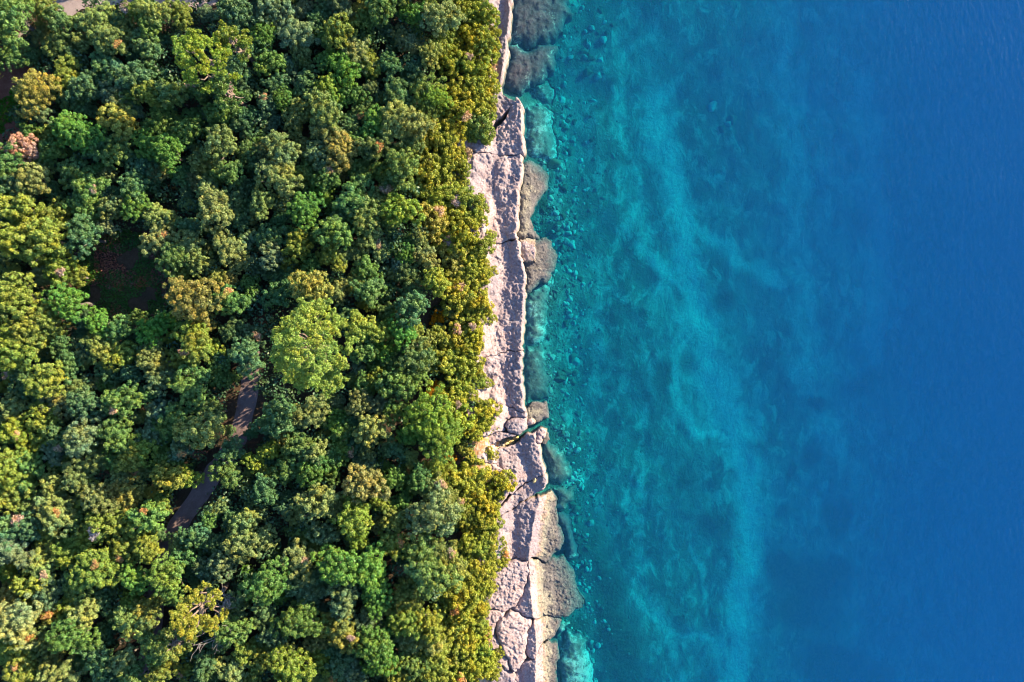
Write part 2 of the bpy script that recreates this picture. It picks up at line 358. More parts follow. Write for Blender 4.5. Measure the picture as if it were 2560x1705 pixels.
sea = mesh_obj('sea', [(x0,y0,zb),(x1,y0,zb),(x1,y1,zb),(x0,y1,zb),(x0,y0,0),(x1,y0,0),(x1,y1,0),(x0,y1,0)],
               [(0,3,2,1),(4,5,6,7),(0,1,5,4),(1,2,6,5),(2,3,7,6),(3,0,4,7)], M_SEA)
sea['kind'] = 'structure'

# ------------------------------------------------------------------ rock slabs
def main_profile(px, py):
    xw, xe = lerp_tab(XW, py), lerp_tab(XE, py)
    u = (px - xw) / max(20, xe - xw)
    if u < 1: u += (0.30 * mnoise.noise(Vector((px * .018, py * .012, 2.0))) + 0.10 * mnoise.noise(Vector((px * .06, py * .05, 6.0)))) * max(0, min(1, (1 - u) * 3))
    if u <= 1: return lerp_tab([(-0.6, 3.1), (0, 2.75), (0.12, 2.35), (0.25, 1.9), (0.38, 1.5), (0.5, 1.3), (0.62, 1.35), (0.8, 1.65), (1.0, 2.05)], u)
    dx = px - xe
    return lerp_tab([(0, 1.6), (18, 0.7), (40, 0.2), (62, 0.0), (95, -0.25), (130, -0.6)], dx)
def slab(poly, label, prof=None, mat=None, foot=-1.6, zm=1.5, rough=1.0, step=0.10, seed=0, name='rock_slab', cat='rock slab', batter=0.28, rounding=0.05, edge_w=0.16, warp=0.34, grow=0.035, group=None):
    mat = mat or M_ROCK
    pts = [W(p[0], p[1], zm) for p in poly]
    ar = sum(a[0] * b[1] - b[0] * a[1] for a, b in zip(pts, pts[1:] + pts[:1]))
    if ar < 0: pts.reverse()
    ol = []
    for a, b in zip(pts, pts[1:] + pts[:1]):          # fractal outline
        L = math.hypot(b[0] - a[0], b[1] - a[1]); n = max(1, int(L / 0.2))
        nx, ny = (b[1] - a[1]) / L, -(b[0] - a[0]) / L
        for i in range(n):
            t = i / n; x, y = a[0] + (b[0] - a[0]) * t, a[1] + (b[1] - a[1]) * t
            x += nx * grow; y += ny * grow
            ol.append((x + warp * fbm(x, y, 0.7, 3, 2.2, 0.6), y + warp * fbm(x, y, 0.7, 3, 7.7, 0.6)))
    A = np.array(ol); B = np.roll(A, -1, 0); D = B - A; L2 = (D ** 2).sum(1)
    def edge_d(P):
        t = np.clip(((P[:, None, :] - A[None]) * D[None]).sum(2) / L2[None], 0, 1)
        return np.sqrt((((A[None] + t[..., None] * D[None]) - P[:, None, :]) ** 2).sum(2)).min(1)
    xs = np.arange(A[:, 0].min(), A[:, 0].max(), step); ys = np.arange(A[:, 1].min(), A[:, 1].max(), step)
    gx, gy = np.meshgrid(xs, ys); G = np.stack([gx.ravel(), gy.ravel()], 1)
    G += rng.uniform(-0.35, 0.35, G.shape) * step
    ok = np.zeros(len(G), bool)
    for a, b in zip(A, B):
        cond = (a[1] > G[:, 1]) != (b[1] > G[:, 1])
        if cond.any():
            xi = (b[0] - a[0]) * (G[:, 1] - a[1]) / ((b[1] - a[1]) or 1e-9) + a[0]
            ok ^= cond & (G[:, 0] < xi)
    G = G[ok]
    if len(G): G = G[np.concatenate([edge_d(G[i:i + 2000]) for i in range(0, len(G), 2000)]) > step * 0.5]
    n = len(ol)
    v, e, f, *_ = delaunay_2d_cdt([Vector(p) for p in ol] + [Vector(p) for p in G], [], [list(range(n))], 1, 1e-6)
    P = np.array([(q.x, q.y) for q in v])
    ed = np.concatenate([edge_d(P[i:i + 2000]) for i in range(0, len(P), 2000)])
    Z = []
    for (x, y), dd in zip(P, ed):
        px, py = topx(x, y, zm)
        z = prof(px, py) if prof else main_profile(px, py)
        ridge = 0.0
        if rough > 0:
            r1 = fbm(x, y, 0.35, 3, seed); r2 = fbm(x, y, 1.3, 4, seed + 5)
            r3 = abs(mnoise.noise(Vector((x * 0.55 + y * 0.35, y * 0.55 - x * 0.2, seed)))) 
            r4 = mnoise.noise(Vector((x * 1.9, y * 1.9, seed + 3))); r5 = fbm(x, y, 3.4, 2, seed + 9)
            r6 = mnoise.ridged_multi_fractal(Vector((x * 0.8 + y * 0.25, y * 0.45 - x * 0.1, seed)), 0.8, 2.2, 4, 1.0, 2.0)
            ridge = rough * (0.10 * r1 + 0.06 * r2 + 0.05 * r6 + 0.11 * r5 - 0.10 * max(0, r4 - 0.25)
                             - 0.10 * max(0, 1 - abs(mnoise.noise(Vector((x * .55 + .2 * r2, y * .4, seed + 20)))) / 0.035) - 0.08 * max(0, 1 - abs(mnoise.noise(Vector((x * 1.3, y * .8 + .3 * r2, seed + 30)))) / 0.06))
        Z.append(z + ridge - rounding * math.exp(-dd / edge_w))
    V = [(p[0], p[1], zz) for p, zz in zip(P, Z)]
    # boundary -> skirt
    cnt = {}
    for t in f:
        for i in range(len(t)):
            k = (t[i], t[(i + 1) % len(t)]); cnt[k] = cnt.get(k, 0) + 1
    bnd = [k for k in cnt if (k[1], k[0]) not in cnt]
    nrm = {}
    for a, b in bnd:
        dx, dy = P[b] - P[a]; l = math.hypot(dx, dy) or 1
        for q in (a, b): nrm.setdefault(q, np.zeros(2)); nrm[q] += np.array((dy, -dx)) / l
    low = {}; mid = {}
    for q, nn in nrm.items():
        nn = nn / (np.linalg.norm(nn) or 1)
        east = max(0, nn[0])
        out = batter * east * max(0.2, Z[q] - 0.0) + 0.03
        jag = 0.08 * mnoise.noise(Vector((P[q][0] * 2.2, P[q][1] * 2.2, seed)))
        mid[q] = len(V); V.append((P[q][0] + nn[0] * (out * 0.5 + jag), P[q][1] + nn[1] * (out * 0.5 + jag), Z[q] * 0.5 + min(0.0, foot) * 0.2))
        low[q] = len(V); V.append((P[q][0] + nn[0] * out, P[q][1] + nn[1] * out, foot))
    F = [tuple(t) for t in f]
    for a, b in bnd: F += [(b, a, mid[a], mid[b]), (mid[b], mid[a], low[a], low[b])]
    o = mesh_obj(name, V, F, mat, smooth=True)
    tag(o, label, cat, group)
    return o
def slope(zw, ze, xa, xb):
    return lambda px, py: zw + (ze - zw) * min(1, max(0, (px - xa) / (xb - xa)))
G1 = 'slabs of the limestone shore'; G2 = 'drowned shelves under the clear water'
slab([(1205,-60),(1279,-60),(1278,0),(1275,25),(1272,60),(1269,85),(1265,98),(1266,110),(1270,120),(1268,135),(1266,150),(1258,172),(1252,190),(1251,217),(1262,235),(1275,250),(1286,257),(1262,280),(1240,297),(1222,318),(1195,310),(1190,200),(1200,100)],
     'narrow pink ledge between the trees and the dark drowned slabs', seed=1, group=G1)
slab([(1290,245),(1299,245),(1303,260),(1305,290),(1307,340),(1311,365),(1310,380),(1306,387),(1260,387),(1230,384),(1190,383),(1150,378),(1150,350),(1190,345),(1212,352),(1226,332),(1264,292),(1284,262)],
     'pointed purple-grey slab tapering to a tip with a bright lit seaward edge', seed=2, group=G1)
slab([(1150,385),(1190,387),(1230,388),(1262,391),(1305,392),(1303,430),(1296,470),(1292,520),(1291,560),(1290,598),(1270,600),(1250,604),(1222,607),(1175,605),(1165,500),(1150,440)],
     'broad pitted slab bounded by thin cracks beside the double-lobed grey shelf', seed=3, group=G1)
slab([(1175,609),(1222,611),(1250,608),(1294,603),(1299,630),(1305,655),(1309,690),(1308,740),(1309,790),(1306,810),(1303,845),(1297,862),(1303,878),(1290,881),(1250,883),(1220,890),(1170,895),(1175,700)],
     'long smooth pink slab with straight sea edge above the pale drowned shelf', seed=4, group=G1)
slab([(1165,898),(1220,893),(1250,886),(1302,884),(1303,905),(1301,935),(1303,965),(1306,1000),(1307,1028),(1285,1018),(1250,1008),(1170,1004)],
     'dark purple pitted slab with a short black gash near its middle', seed=5, rough=1.3, group=G1)
slab([(1170,1007),(1250,1011),(1285,1021),(1308,1032),(1312,1044),(1298,1041),(1280,1042),(1266,1049),(1260,1062),(1264,1080),(1245,1079),(1208,1084),(1175,1080)],
     'low slab wrapping the rounded boulder above the dark water gap', seed=6, group=G1)
slab([(1264,1062),(1270,1051),(1282,1045),(1300,1043),(1313,1048),(1319,1064),(1314,1078),(1303,1085),(1290,1083),(1272,1082)],
     'rounded domed boulder behind a dark curved crack above the water gap', seed=7, rounding=0.5, prof=lambda px, py: 2.1, name='rock_boulder', cat='boulder')
slab([(1175,1085),(1210,1088),(1246,1082),(1270,1085),(1288,1086),(1275,1092),(1250,1100),(1235,1105),(1222,1110),(1180,1110)],
     'thin rock rib along the landward end of the dark water gap', seed=8, group=G1, prof=lambda px, py: 1.9)
slab([(1175,1140),(1238,1125),(1270,1118),(1300,1105),(1325,1084),(1337,1079),(1339,1100),(1345,1115),(1349,1140),(1355,1170),(1361,1187),(1345,1187),(1320,1203),(1300,1218),(1278,1235),(1273,1229),(1276,1200),(1266,1180),(1246,1160),(1225,1150)],
     'tilted purple and pink slab on the south bank of the dark water gap'.replace('south', 'far'), seed=9, group=G1)
slab([(1337,1080),(1352,1071),(1361,1080),(1363,1092),(1355,1110),(1345,1111),(1339,1099)],
     'small purple egg-shaped boulder at the mouth of the dark water gap', seed=10, rounding=0.5, prof=lambda px, py: 1.5, name='rock_boulder', cat='boulder')
slab([(1185,1150),(1222,1153),(1244,1163),(1263,1183),(1272,1201),(1270,1232),(1240,1264),(1190,1268)],
     'low rock step half hidden under the shrubs by the tilted slab', seed=11, group=G1, prof=lambda px, py: 2.1)
slab([(1238,1276),(1240,1270),(1280,1239),(1300,1223),(1320,1208),(1345,1191),(1362,1191),(1368,1211),(1338,1234),(1323,1244),(1305,1254),(1290,1266),(1270,1276),(1250,1288),(1243,1284)],
     'narrow slanting rock bar between a black crack and the sandy inlet', seed=12, group=G1)
slab([(1190,1300),(1250,1292),(1275,1281),(1290,1271),(1310,1259),(1330,1249),(1360,1243),(1378,1236),(1389,1255),(1394,1280),(1400,1305),(1400,1318),(1404,1335),(1411,1345),(1413,1370),(1404,1385),(1385,1394),(1377,1407),(1365,1416),(1350,1408),(1330,1399),(1318,1398),(1290,1397),(1255,1401),(1190,1402)],
     'wide slab fading from pink to ochre to grey beside the sandy inlet', seed=13, rounding=0.28, edge_w=0.35, group=G1)
slab([(1190,1408),(1250,1404),(1290,1400),(1317,1401),(1319,1425),(1318,1445),(1308,1475),(1293,1496),(1283,1510),(1262,1524),(1235,1517),(1212,1512),(1190,1500)],
     'cream rock block with dark hollows above the big rounded boulder', seed=14, rough=1.2, group=G1, prof=lambda px, py: 2.3 - (px - 1215) * 0.004)
slab([(1321,1402),(1340,1411),(1363,1420),(1385,1404),(1412,1408),(1425,1425),(1435,1455),(1448,1485),(1458,1505),(1465,1515),(1462,1535),(1440,1548),(1425,1560),(1410,1551),(1395,1556),(1380,1553),(1350,1550),(1335,1546),(1325,1543),(1300,1533),(1277,1524),(1287,1512),(1298,1496),(1312,1476),(1322,1446)],
     'large apron of rock grading from ochre to dark wet grey at the waterline', seed=15, rounding=0.28, edge_w=0.35, group=G1)
slab([(1266,1531),(1276,1528),(1300,1538),(1322,1549),(1327,1560),(1324,1585),(1317,1608),(1311,1630),(1316,1644),(1304,1663),(1290,1678),(1282,1678),(1272,1650),(1258,1625),(1246,1600),(1241,1580),(1243,1560),(1253,1541)],
     'biggest rounded pink boulder outlined by dark cracks near the bushes', seed=16, rounding=0.45, prof=lambda px, py: 2.5 - (px - 1240) * 0.005, name='rock_boulder', cat='boulder')
slab([(1331,1551),(1350,1554),(1380,1557),(1402,1561),(1398,1590),(1378,1611),(1365,1611),(1350,1624),(1340,1639),(1333,1643),(1321,1638),(1316,1626),(1321,1600),(1328,1576)],
     'ochre rock piece wedged between the biggest rounded boulder and the sea', seed=17, rounding=0.28, edge_w=0.35, group=G1)
slab([(1350,1628),(1375,1616),(1395,1625),(1400,1650),(1395,1680),(1390,1780),(1290,1780),(1288,1690),(1300,1672),(1320,1652),(1340,1644)],
     'ochre slab running beside the very pale drowned shelf', seed=18, rounding=0.28, edge_w=0.35, group=G1)
slab([(1234,1586),(1245,1606),(1257,1628),(1267,1650),(1274,1671),(1262,1664),(1245,1649),(1231,1629),(1225,1602)],
     'slim wedge of rock leaning on the biggest rounded boulder', seed=19, group=G1, prof=lambda px, py: 2.2)
slab([(1180,1620),(1223,1632),(1245,1655),(1268,1678),(1281,1688),(1285,1780),(1180,1780)],
     'pale rock strip below the slim wedge beside yellow bushes', seed=20, group=G1, prof=lambda px, py: 2.3)
slab([(1180,1505),(1213,1516),(1238,1524),(1257,1529),(1239,1554),(1235,1575),(1222,1590),(1180,1600)],
     'pink rock piece between the bushes and the biggest rounded boulder', seed=21, group=G1, prof=lambda px, py: 2.4)
# low lobes at the waterline
slab([(1313,402),(1322,394),(1330,395),(1345,405),(1362,425),(1372,440),(1370,470),(1355,485),(1345,500),(1330,530),(1326,545),(1330,560),(1342,580),(1350,595),(1330,597),(1300,597),(1295,590),(1295,540),(1297,490),(1304,450),(1307,415)],
     'flat lobe of wave-washed rock, cream by the ledge and grey outside', seed=30, prof=lambda px, py: 0.42 - max(0, (px - 1310)) * 0.008 - max(0, 480 - py) * 0.005, zm=0.2, rough=0.7, batter=0.1, rounding=0.45, edge_w=0.4, warp=0.35, group=G1)
slab([(1300,601),(1330,600),(1351,598),(1365,592),(1378,605),(1388,625),(1392,640),(1390,670),(1375,690),(1358,705),(1345,710),(1333,725),(1320,738),(1314,745),(1312,700),(1310,665),(1304,640),(1298,612)],
     'flat round lobe of grey rock with an ochre corner beside the ledge', seed=31, prof=lambda px, py: (0.85 if (px < 1338 and py < 655) else 0.12 - max(0, px - 1330) * 0.004 - max(0, py - 690) * 0.004), zm=0.2, rough=0.6, batter=0.1, rounding=0.4, edge_w=0.4, warp=0.35, group=G1)
slab([(1312,1022),(1325,1012),(1345,1006),(1368,1008),(1375,1025),(1378,1035),(1370,1048),(1345,1055),(1338,1060),(1318,1058),(1312,1045)],
     'grey flat rock lobe at the sea side of the dark water gap', seed=32, prof=slope(0.3, 0.05, 1315, 1375), zm=0.3, rough=0.6, batter=0.1, rounding=0.3, edge_w=0.35, group=G1)
slab([(1317,1045),(1328,1040),(1338,1050),(1338,1061),(1322,1064)],
     'small ochre knob between the flat grey lobe and the domed boulder', seed=33, prof=lambda px, py: 1.0, zm=0.6, rough=0.6, rounding=0.4, name='rock_boulder', cat='boulder')
slab([(1363,1078),(1371,1084),(1372,1100),(1366,1112),(1358,1112)],
     'sliver of wet grey rock behind the egg-shaped boulder', seed=34, prof=lambda px, py: 0.1, zm=0.1, rough=0.4, group=G1)
# drowned shelves
sub = dict(zm=-0.4, rough=0.9, foot=-4.0, batter=0.2, step=0.2, rounding=0.9, edge_w=0.55, warp=0.6, name='drowned_rock', cat='underwater rock', group=G2)
slab([(1284,-60),(1276,50),(1271,85),(1268,98),(1300,105),(1325,118),(1345,112),(1372,98),(1400,80),(1425,20),(1425,-60)], 'dark drowned slab with pale crusts alongside the narrow pink ledge', prof=slope(-0.12, -0.6, 1290, 1420), mat=M_SUB_DARK, seed=40, **sub)
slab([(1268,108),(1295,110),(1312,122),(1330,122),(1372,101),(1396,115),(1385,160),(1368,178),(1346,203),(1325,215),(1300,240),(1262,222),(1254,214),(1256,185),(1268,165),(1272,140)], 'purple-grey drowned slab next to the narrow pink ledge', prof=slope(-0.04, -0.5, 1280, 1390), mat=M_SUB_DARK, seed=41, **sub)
slab([(1330,208),(1365,180),(1388,205),(1388,262),(1360,255),(1335,240)], 'small green-grey drowned block off the tip of the pointed slab', prof=slope(-0.9, -1.5, 1330, 1390), mat=M_SUB_MID, seed=42, **sub)
slab([(1308,262),(1345,250),(1380,270),(1386,300),(1393,340),(1394,390),(1380,412),(1360,404),(1345,394),(1325,388),(1316,388),(1313,350),(1310,300)], 'pale drowned shelf under the lit edge of the pointed slab', prof=slope(-0.5, -1.3, 1310, 1395), mat=M_SUB_PALE, seed=43, **sub)
slab([(1315,747),(1335,722),(1365,700),(1385,692),(1381,720),(1376,760),(1369,800),(1363,830),(1358,850),(1340,862),(1311,858),(1312,800)], 'very pale speckled drowned shelf along the long smooth slab', prof=slope(-0.35, -1.0, 1315, 1385), mat=M_SUB_PALE, seed=44, **sub)
slab([(1311,862),(1340,866),(1359,855),(1366,900),(1371,925),(1382,960),(1386,990),(1370,1004),(1340,1003),(1316,1016),(1309,960),(1307,920)], 'grey drowned shelf below the dark pitted slab', prof=slope(-0.45, -1.1, 1310, 1385), mat=M_SUB_MID, seed=45, **sub)
slab([(1352,1116),(1372,1106),(1395,1130),(1420,1155),(1432,1180),(1430,1195),(1415,1210),(1400,1214),(1380,1205),(1370,1190),(1362,1150)], 'speckled drowned slab between the water gap and the sandy inlet', prof=slope(-0.2, -0.7, 1360, 1430), mat=M_SUB_MID, seed=46, **sub)
slab([(1376,1055),(1400,1060),(1410,1080),(1405,1090),(1378,1078)], 'dark drowned block off the mouth of the water gap', prof=lambda px, py: -1.0, mat=M_SUB_DARK, seed=47, **sub)
slab([(1383,1231),(1400,1223),(1420,1226),(1438,1223),(1422,1260),(1408,1282),(1396,1262),(1389,1243)], 'pale-topped drowned rock on the lower lip of the sandy inlet', prof=slope(-0.15, -0.7, 1385, 1435), mat=M_SUB_MID, seed=48, **sub)
slab([(1397,1285),(1408,1290),(1425,1300),(1430,1330),(1440,1360),(1450,1390),(1435,1405),(1416,1400),(1417,1370),(1412,1340),(1404,1318)], 'dark drowned rock fringing the ochre-and-grey slab', prof=slope(-0.4, -1.2, 1400, 1450), mat=M_SUB_DARK, seed=49, **sub)
slab([(1403,1640),(1405,1620),(1415,1600),(1428,1590),(1445,1595),(1468,1615),(1475,1640),(1480,1665),(1490,1700),(1505,1780),(1392,1780),(1399,1690)], 'brightest white speckled drowned shelf beside the last ochre slab', prof=slope(-0.6, -1.2, 1400, 1490), mat=M_SUB_PALE, seed=50, **sub)
slab([(1400,1565),(1421,1563),(1412,1585),(1396,1605),(1390,1597)], 'small pale drowned step beneath the wet grey apron', prof=lambda px, py: -0.5, mat=M_SUB_PALE, seed=51, **sub)

# ------------------------------------------------------------------ stones
def ico(sub):
    import bmesh
    bm = bmesh.new(); bmesh.ops.create_icosphere(bm, subdivisions=sub, radius=1.0)
    V = np.array([v.co[:] for v in bm.verts]); bm.verts.ensure_lookup_table()
    F = [tuple(v.index for v in f.verts) for f in bm.faces]; bm.free(); return V, F
IV, IF = ico(3); SV, SF = ico(1)
def stone_mesh(seed, mat, name):
    V = []
    for v in IV:
        q = Vector(v); k = 1 + 0.35 * mnoise.noise(q * 1.1 + Vector((seed * 7.1, 0, 3))) + 0.15 * mnoise.noise(q * 2.7 + Vector((0, seed * 3.3, 1)))
        p = np.array(v) * k
        for a in ((0.8, 0.3, 0.5), (-0.6, 0.5, 0.6), (0.1, -0.8, 0.55), (0.2, 0.1, 0.95)):       # flattened facets
            a = np.array(a) / np.linalg.norm(a); c = 0.62 + 0.1 * math.sin(seed * 5 + a[0] * 9)
            dd = p @ a
            if dd > c: p = p - a * (dd - c) * 0.85
        V.append(p)
    me = bpy.data.meshes.new(name); me.from_pydata([tuple(p) for p in V], [], IF); me.materials.append(mat)
    me.polygons.foreach_set('use_smooth', [True] * len(IF)); me.update(); return me
STONES = {k: [stone_mesh(i + 10 * j, M_ST[k], 'stone') for i in range(4)] for j, k in enumerate(M_ST)}
def stone(name, kind, x, y, z, s, label, cat, group):
    o = bpy.data.objects.new(name, random.choice(STONES[kind])); COL.objects.link(o)
    o.scale = (s * random.uniform(0.8, 1.35), s * random.uniform(0.7, 1.1), s * random.uniform(0.5, 0.8))
    o.rotation_euler = (random.uniform(-.2, .2), random.uniform(-.2, .2), random.uniform(0, 6.28))
    o.location = (x, y, z); return tag(o, label, cat, group)
for px, py, s, k in [(1243,1117,.42,'pale'),(1258,1113,.30,'pale'),(1266,1109,.26,'ochre'),(1276,1112,.3,'ochre'),(1272,1103,.28,'ochre'),(1289,1094,.42,'ochre'),(1252,1122,.26,'pale'),(1236,1120,.3,'pale'),(1262,1119,.22,'ochre'),(1282,1105,.22,'ochre')]:
    x, y = W(px, py, 0.6)
    stone('boulder', k, x, y, 0.45 - (px - 1240) * 0.008, s, {'pale': 'pale loose stone jammed in the landward end of the water gap', 'ochre': 'yellow-ochre loose stone jammed in the water gap'}[k], 'stone', 'loose stones in the water gap')
x, y = W(1337, 1203, 1.8); stone('boulder', 'ochre', x, y, main_profile(1337, 1203) + .1, .3, 'brown stone lying alone on the narrow slanting rock bar', 'stone', None)
x, y = W(1318, 1392, 1.6); stone('boulder', 'grey', x, y, 1.6, .35, 'grey-green stone lying on the pink and ochre slab', 'stone', None)
for i in range(26):
    px, py = 1443 + random.gauss(0, 11), 1200 + random.gauss(0, 13); x, y = W(px, py, -1.6)
    stone('submerged_stone', 'pale', x, y, bed_z(x, y) + .05, random.uniform(.16, .36), 'white stone in the underwater fan off the sandy inlet', 'stone', 'white stones off the sandy inlet')
ZONES = [  # centre, spread, count, size, tone weights, place words
 ((1400,330),(26,80),44,(.2,.5),(.3,.4,.3),'off the pointed purple slab'),
 ((1400,560),(30,80),50,(.18,.45),(.3,.5,.2),'off the double-lobed grey shelf'),
 ((1425,740),(30,70),30,(.18,.42),(.4,.5,.1),'off the long smooth slab'),
 ((1410,930),(26,50),20,(.2,.6),(.1,.4,.5),'off the dark pitted slab'),
 ((1490,90),(20,70),16,(.25,.55),(.2,.3,.5),'beyond the dark slabs with pale crusts'),
 ((1430,1090),(30,40),18,(.2,.5),(.2,.4,.4),'off the mouth of the dark water gap'),
 ((1445,1300),(22,50),26,(.2,.5),(.2,.4,.4),'below the sandy inlet'),
 ((1460,1440),(14,35),16,(.15,.35),(.6,.3,.1),'off the large ochre and grey apron'),
 ((1475,1580),(20,30),14,(.2,.45),(.2,.4,.4),'beside the brightest white drowned shelf'),
 ((1820,300),(45,35),5,(.35,.8),(.0,.7,.3),'far out on the blue sea floor')]
TN = {'pale': 'pale', 'grey': 'grey', 'dark': 'dark weedy'}
for c, sp, n, sz, wt, place in ZONES:
    for i in range(n):
        px, py = c[0] + random.gauss(0, sp[0]), c[1] + random.gauss(0, sp[1])
        px = max(px, lerp_tab(XE, py) + 60)
        k = random.choices(['pale', 'grey', 'dark'], wt)[0]; s = random.uniform(*sz) * (1.2 if k == 'dark' else 1)
        x, y = W(px, py, -2.2)
        stone('submerged_stone', k, x, y, bed_z(x, y) + s * .15, s, TN[k] + ' stone on the sea floor ' + place, 'stone', 'stones on the sea floor ' + place)
for px, py, s in [(1401,347,.5),(1411,470,.55),(1520,72,.4),(1432,955,.55),(1380,410,.8),(1462,120,.6),(1472,172,.55)]:
    x, y = W(px, py, -2.2); stone('submerged_stone', 'dark', x, y, bed_z(x, y) + .1, s, 'round blackish boulder standing alone on the shallow turquoise floor', 'stone', 'round blackish boulders')
def rubble(n):
    V, F = [], []
    for i in range(n):
        py = random.uniform(-40, 1740); px = lerp_tab(XE, py) + 40 + abs(random.gauss(0, 75)); x, y = W(px, py, -2); s = random.uniform(.07, .17) if random.random() < .8 else random.uniform(.17, .34)
        z = bed_z(x, y); b = len(V); a = random.uniform(0, 6.28); ca, sa = math.cos(a), math.sin(a); ex, ey, ez = s * random.uniform(.8, 1.6), s * random.uniform(.7, 1.1), s * random.uniform(.4, .8)
        for v in SV:
            q = v * (1 + random.uniform(-.15, .15)); qx, qy = q[0] * ex, q[1] * ey
            V.append((x + qx * ca - qy * sa, y + qx * sa + qy * ca, z + q[2] * ez))
        F += [tuple(k + b for k in f) for f in SF]
    o = mesh_obj('seabed_rubble', V, F, M_ST['grey']); o['kind'] = 'stuff'
    tag(o, 'small grey rubble scattered over the shallow sea floor', 'rubble')
rubble(2200)

# ------------------------------------------------------------------ foliage
def rand_dir(n):
    v = rng.normal(size=(n, 3)); return v / np.linalg.norm(v, axis=1, keepdims=True)
def leaf_quads(P, Nn, size, jitter=0.55, aspect=0.62):
    n = len(P); Nn = Nn + rng.normal(size=(n, 3)) * jitter; Nn /= np.linalg.norm(Nn, axis=1, keepdims=True)
    T = np.cross(Nn, rand_dir(n)); T /= np.linalg.norm(T, axis=1, keepdims=True) + 1e-9
    B = np.cross(Nn, T); s = (size * rng.uniform(0.65, 1.3, n))[:, None]
    a, b = T * s * 0.5, B * s * 0.5 * aspect
    return np.stack([P - a, P + b * 1.0 + a * 0.1, P + a, P - b * 1.0 + a * 0.1], 1)
def lobe_leaves(c, r, n, size, outward, zs=0.9, jitter=0.55, bias=-0.35):
    D = rand_dir(int(n * 1.9)); D = D[(D @ outward) > bias][:n]
    rad = r * (1.08 - np.abs(rng.normal(0, 0.24, len(D))))
    rad *= 1 + 0.16 * np.sin(D[:, 0] * 9 + c[0] * 20) * np.sin(D[:, 1] * 9 + c[1] * 20) + 0.1 * np.sin(D[:, 2] * 12 + c[2] * 9)
    P = c + D * rad[:, None] * np.array((1, 1, zs))
    return leaf_quads(P, D, size, jitter)
def crown_quads(n_lobes, leaves, size, zc, flat=0.75, lobe=(0.2, 0.36), low=-0.25):
    Q = []; az0 = rng.uniform(0, 6.28, 3)
    cent = []
    tries = 0
    while len(cent) < n_lobes and tries < 4000:
        tries += 1
        dd = rand_dir(1)[0]
        if dd[2] < low: continue
        a = math.atan2(dd[1], dd[0]); irr = 1 + 0.22 * math.sin(2 * a + az0[0]) + 0.15 * math.sin(3 * a + az0[1]) + 0.10 * math.sin(5 * a + az0[2])
        rr = rng.uniform(0.45, 0.98)
        c = dd * rr * np.array((irr, irr, flat)) 
        r = rng.uniform(*lobe)
        if any(np.linalg.norm(c - o[0]) < 0.78 * (r + o[1]) for o in cent): continue
        cent.append((c, r, dd))
    tot = sum(r * r for _, r, _ in cent)
    for c, r, dd in cent:
        out = dd + np.array((0, 0, 0.5)); out /= np.linalg.norm(out)
        Q.append(lobe_leaves(c, r, int(leaves * r * r / tot), size, out))
    # thin inner leaves so the crown is not hollow
    D = rand_dir(leaves // 11); D[:, 2] = np.abs(D[:, 2]) * 0.9 - 0.2
    Q.append(leaf_quads(D * rng.uniform(0.3, 0.62, len(D))[:, None] * np.array((1, 1, flat)), D, size * 1.5))
    V = np.concatenate(Q); V[..., 2] += zc
    return V, [(c + np.array((0, 0, zc)), r) for c, r, _ in cent]
def tube(V, F, pts, rads, seg=6):
    b0 = len(V)
    for i, (p, r) in enumerate(zip(pts, rads)):
        t = Vector(pts[min(i + 1, len(pts) - 1)]) - Vector(pts[max(i - 1, 0)]); t.normalize()
        u = t.cross(Vector((0.3, 1, 0.2))).normalized(); v = t.cross(u)
        for k in range(seg):
            a = k / seg * 2 * math.pi; q = Vector(p) + (u * math.cos(a) + v * math.sin(a)) * r; V.append(tuple(q))
    for i in range(len(pts) - 1):
        for k in range(seg):
            a, b = b0 + i * seg + k, b0 + i * seg + (k + 1) % seg; F.append((a, b, b + seg, a + seg))
def wander(p, q, n, amp):
    p, q = np.array(p, float), np.array(q, float)
    return [tuple(p + (q - p) * t + rng.normal(size=3) * amp * math.sin(math.pi * t)) for t in np.linspace(0, 1, n)]
def trunk_mesh(name, zc, cents, mat, r0=0.10, n_limbs=7):
    V, F = [], []
    fork = (rng.normal() * 0.06, rng.normal() * 0.06, zc * 0.55)
    tube(V, F, wander((0, 0, -0.15), fork, 5, 0.03), [r0 * 1.25, r0, r0 * 0.9, r0 * 0.85, r0 * 0.8])
    order = list(range(len(cents))); rng.shuffle(order)
    for k in order[:n_limbs]:
        tube(V, F, wander(fork, cents[k][0], 5, 0.05), [r0 * 0.6, r0 * 0.45, r0 * 0.33, r0 * 0.22, r0 * 0.1], 5)
    me = bpy.data.meshes.new(name); me.from_pydata(V, [], F); me.materials.append(mat); me.update(); return me
OAK, SHRUB, TALL = [], [], []
for i in range(10):
    q, c = crown_quads(90, 11500, 0.072, 1.85, 0.78, (0.085, 0.17)); OAK.append((quads_mesh('crown', q, M_LEAF), trunk_mesh('trunk', 1.85, c, M_BARK)))
for i in range(5):
    q, c = crown_quads(130, 15000, 0.058, 1.8, 0.85, (0.07, 0.14)); TALL.append((quads_mesh('crown', q, M_LEAF), trunk_mesh('trunk', 1.8, c, M_BARK)))
for i in range(6):
    q, c = crown_quads(70, 9000, 0.082, 0.62, 0.75, (0.10, 0.19), -0.5); SHRUB.append((quads_mesh('crown', q, M_LEAF), trunk_mesh('stem', 0.62, c, M_BARK, 0.07)))
SPRIG = []
for i in range(4):
    Q = []
    for k in range(4): 
        c = np.array((.5 * math.cos(k * 1.57 + i), .5 * math.sin(k * 1.57 + i), 0.08 * k)) * (k > 0); Q.append(lobe_leaves(c, rng.uniform(.4, .6), 110, 0.24, np.array((0, 0, 1.0))))
    SPRIG.append(quads_mesh('dry_sprig', np.concatenate(Q), M_DRY))  # one twig of dead leaves

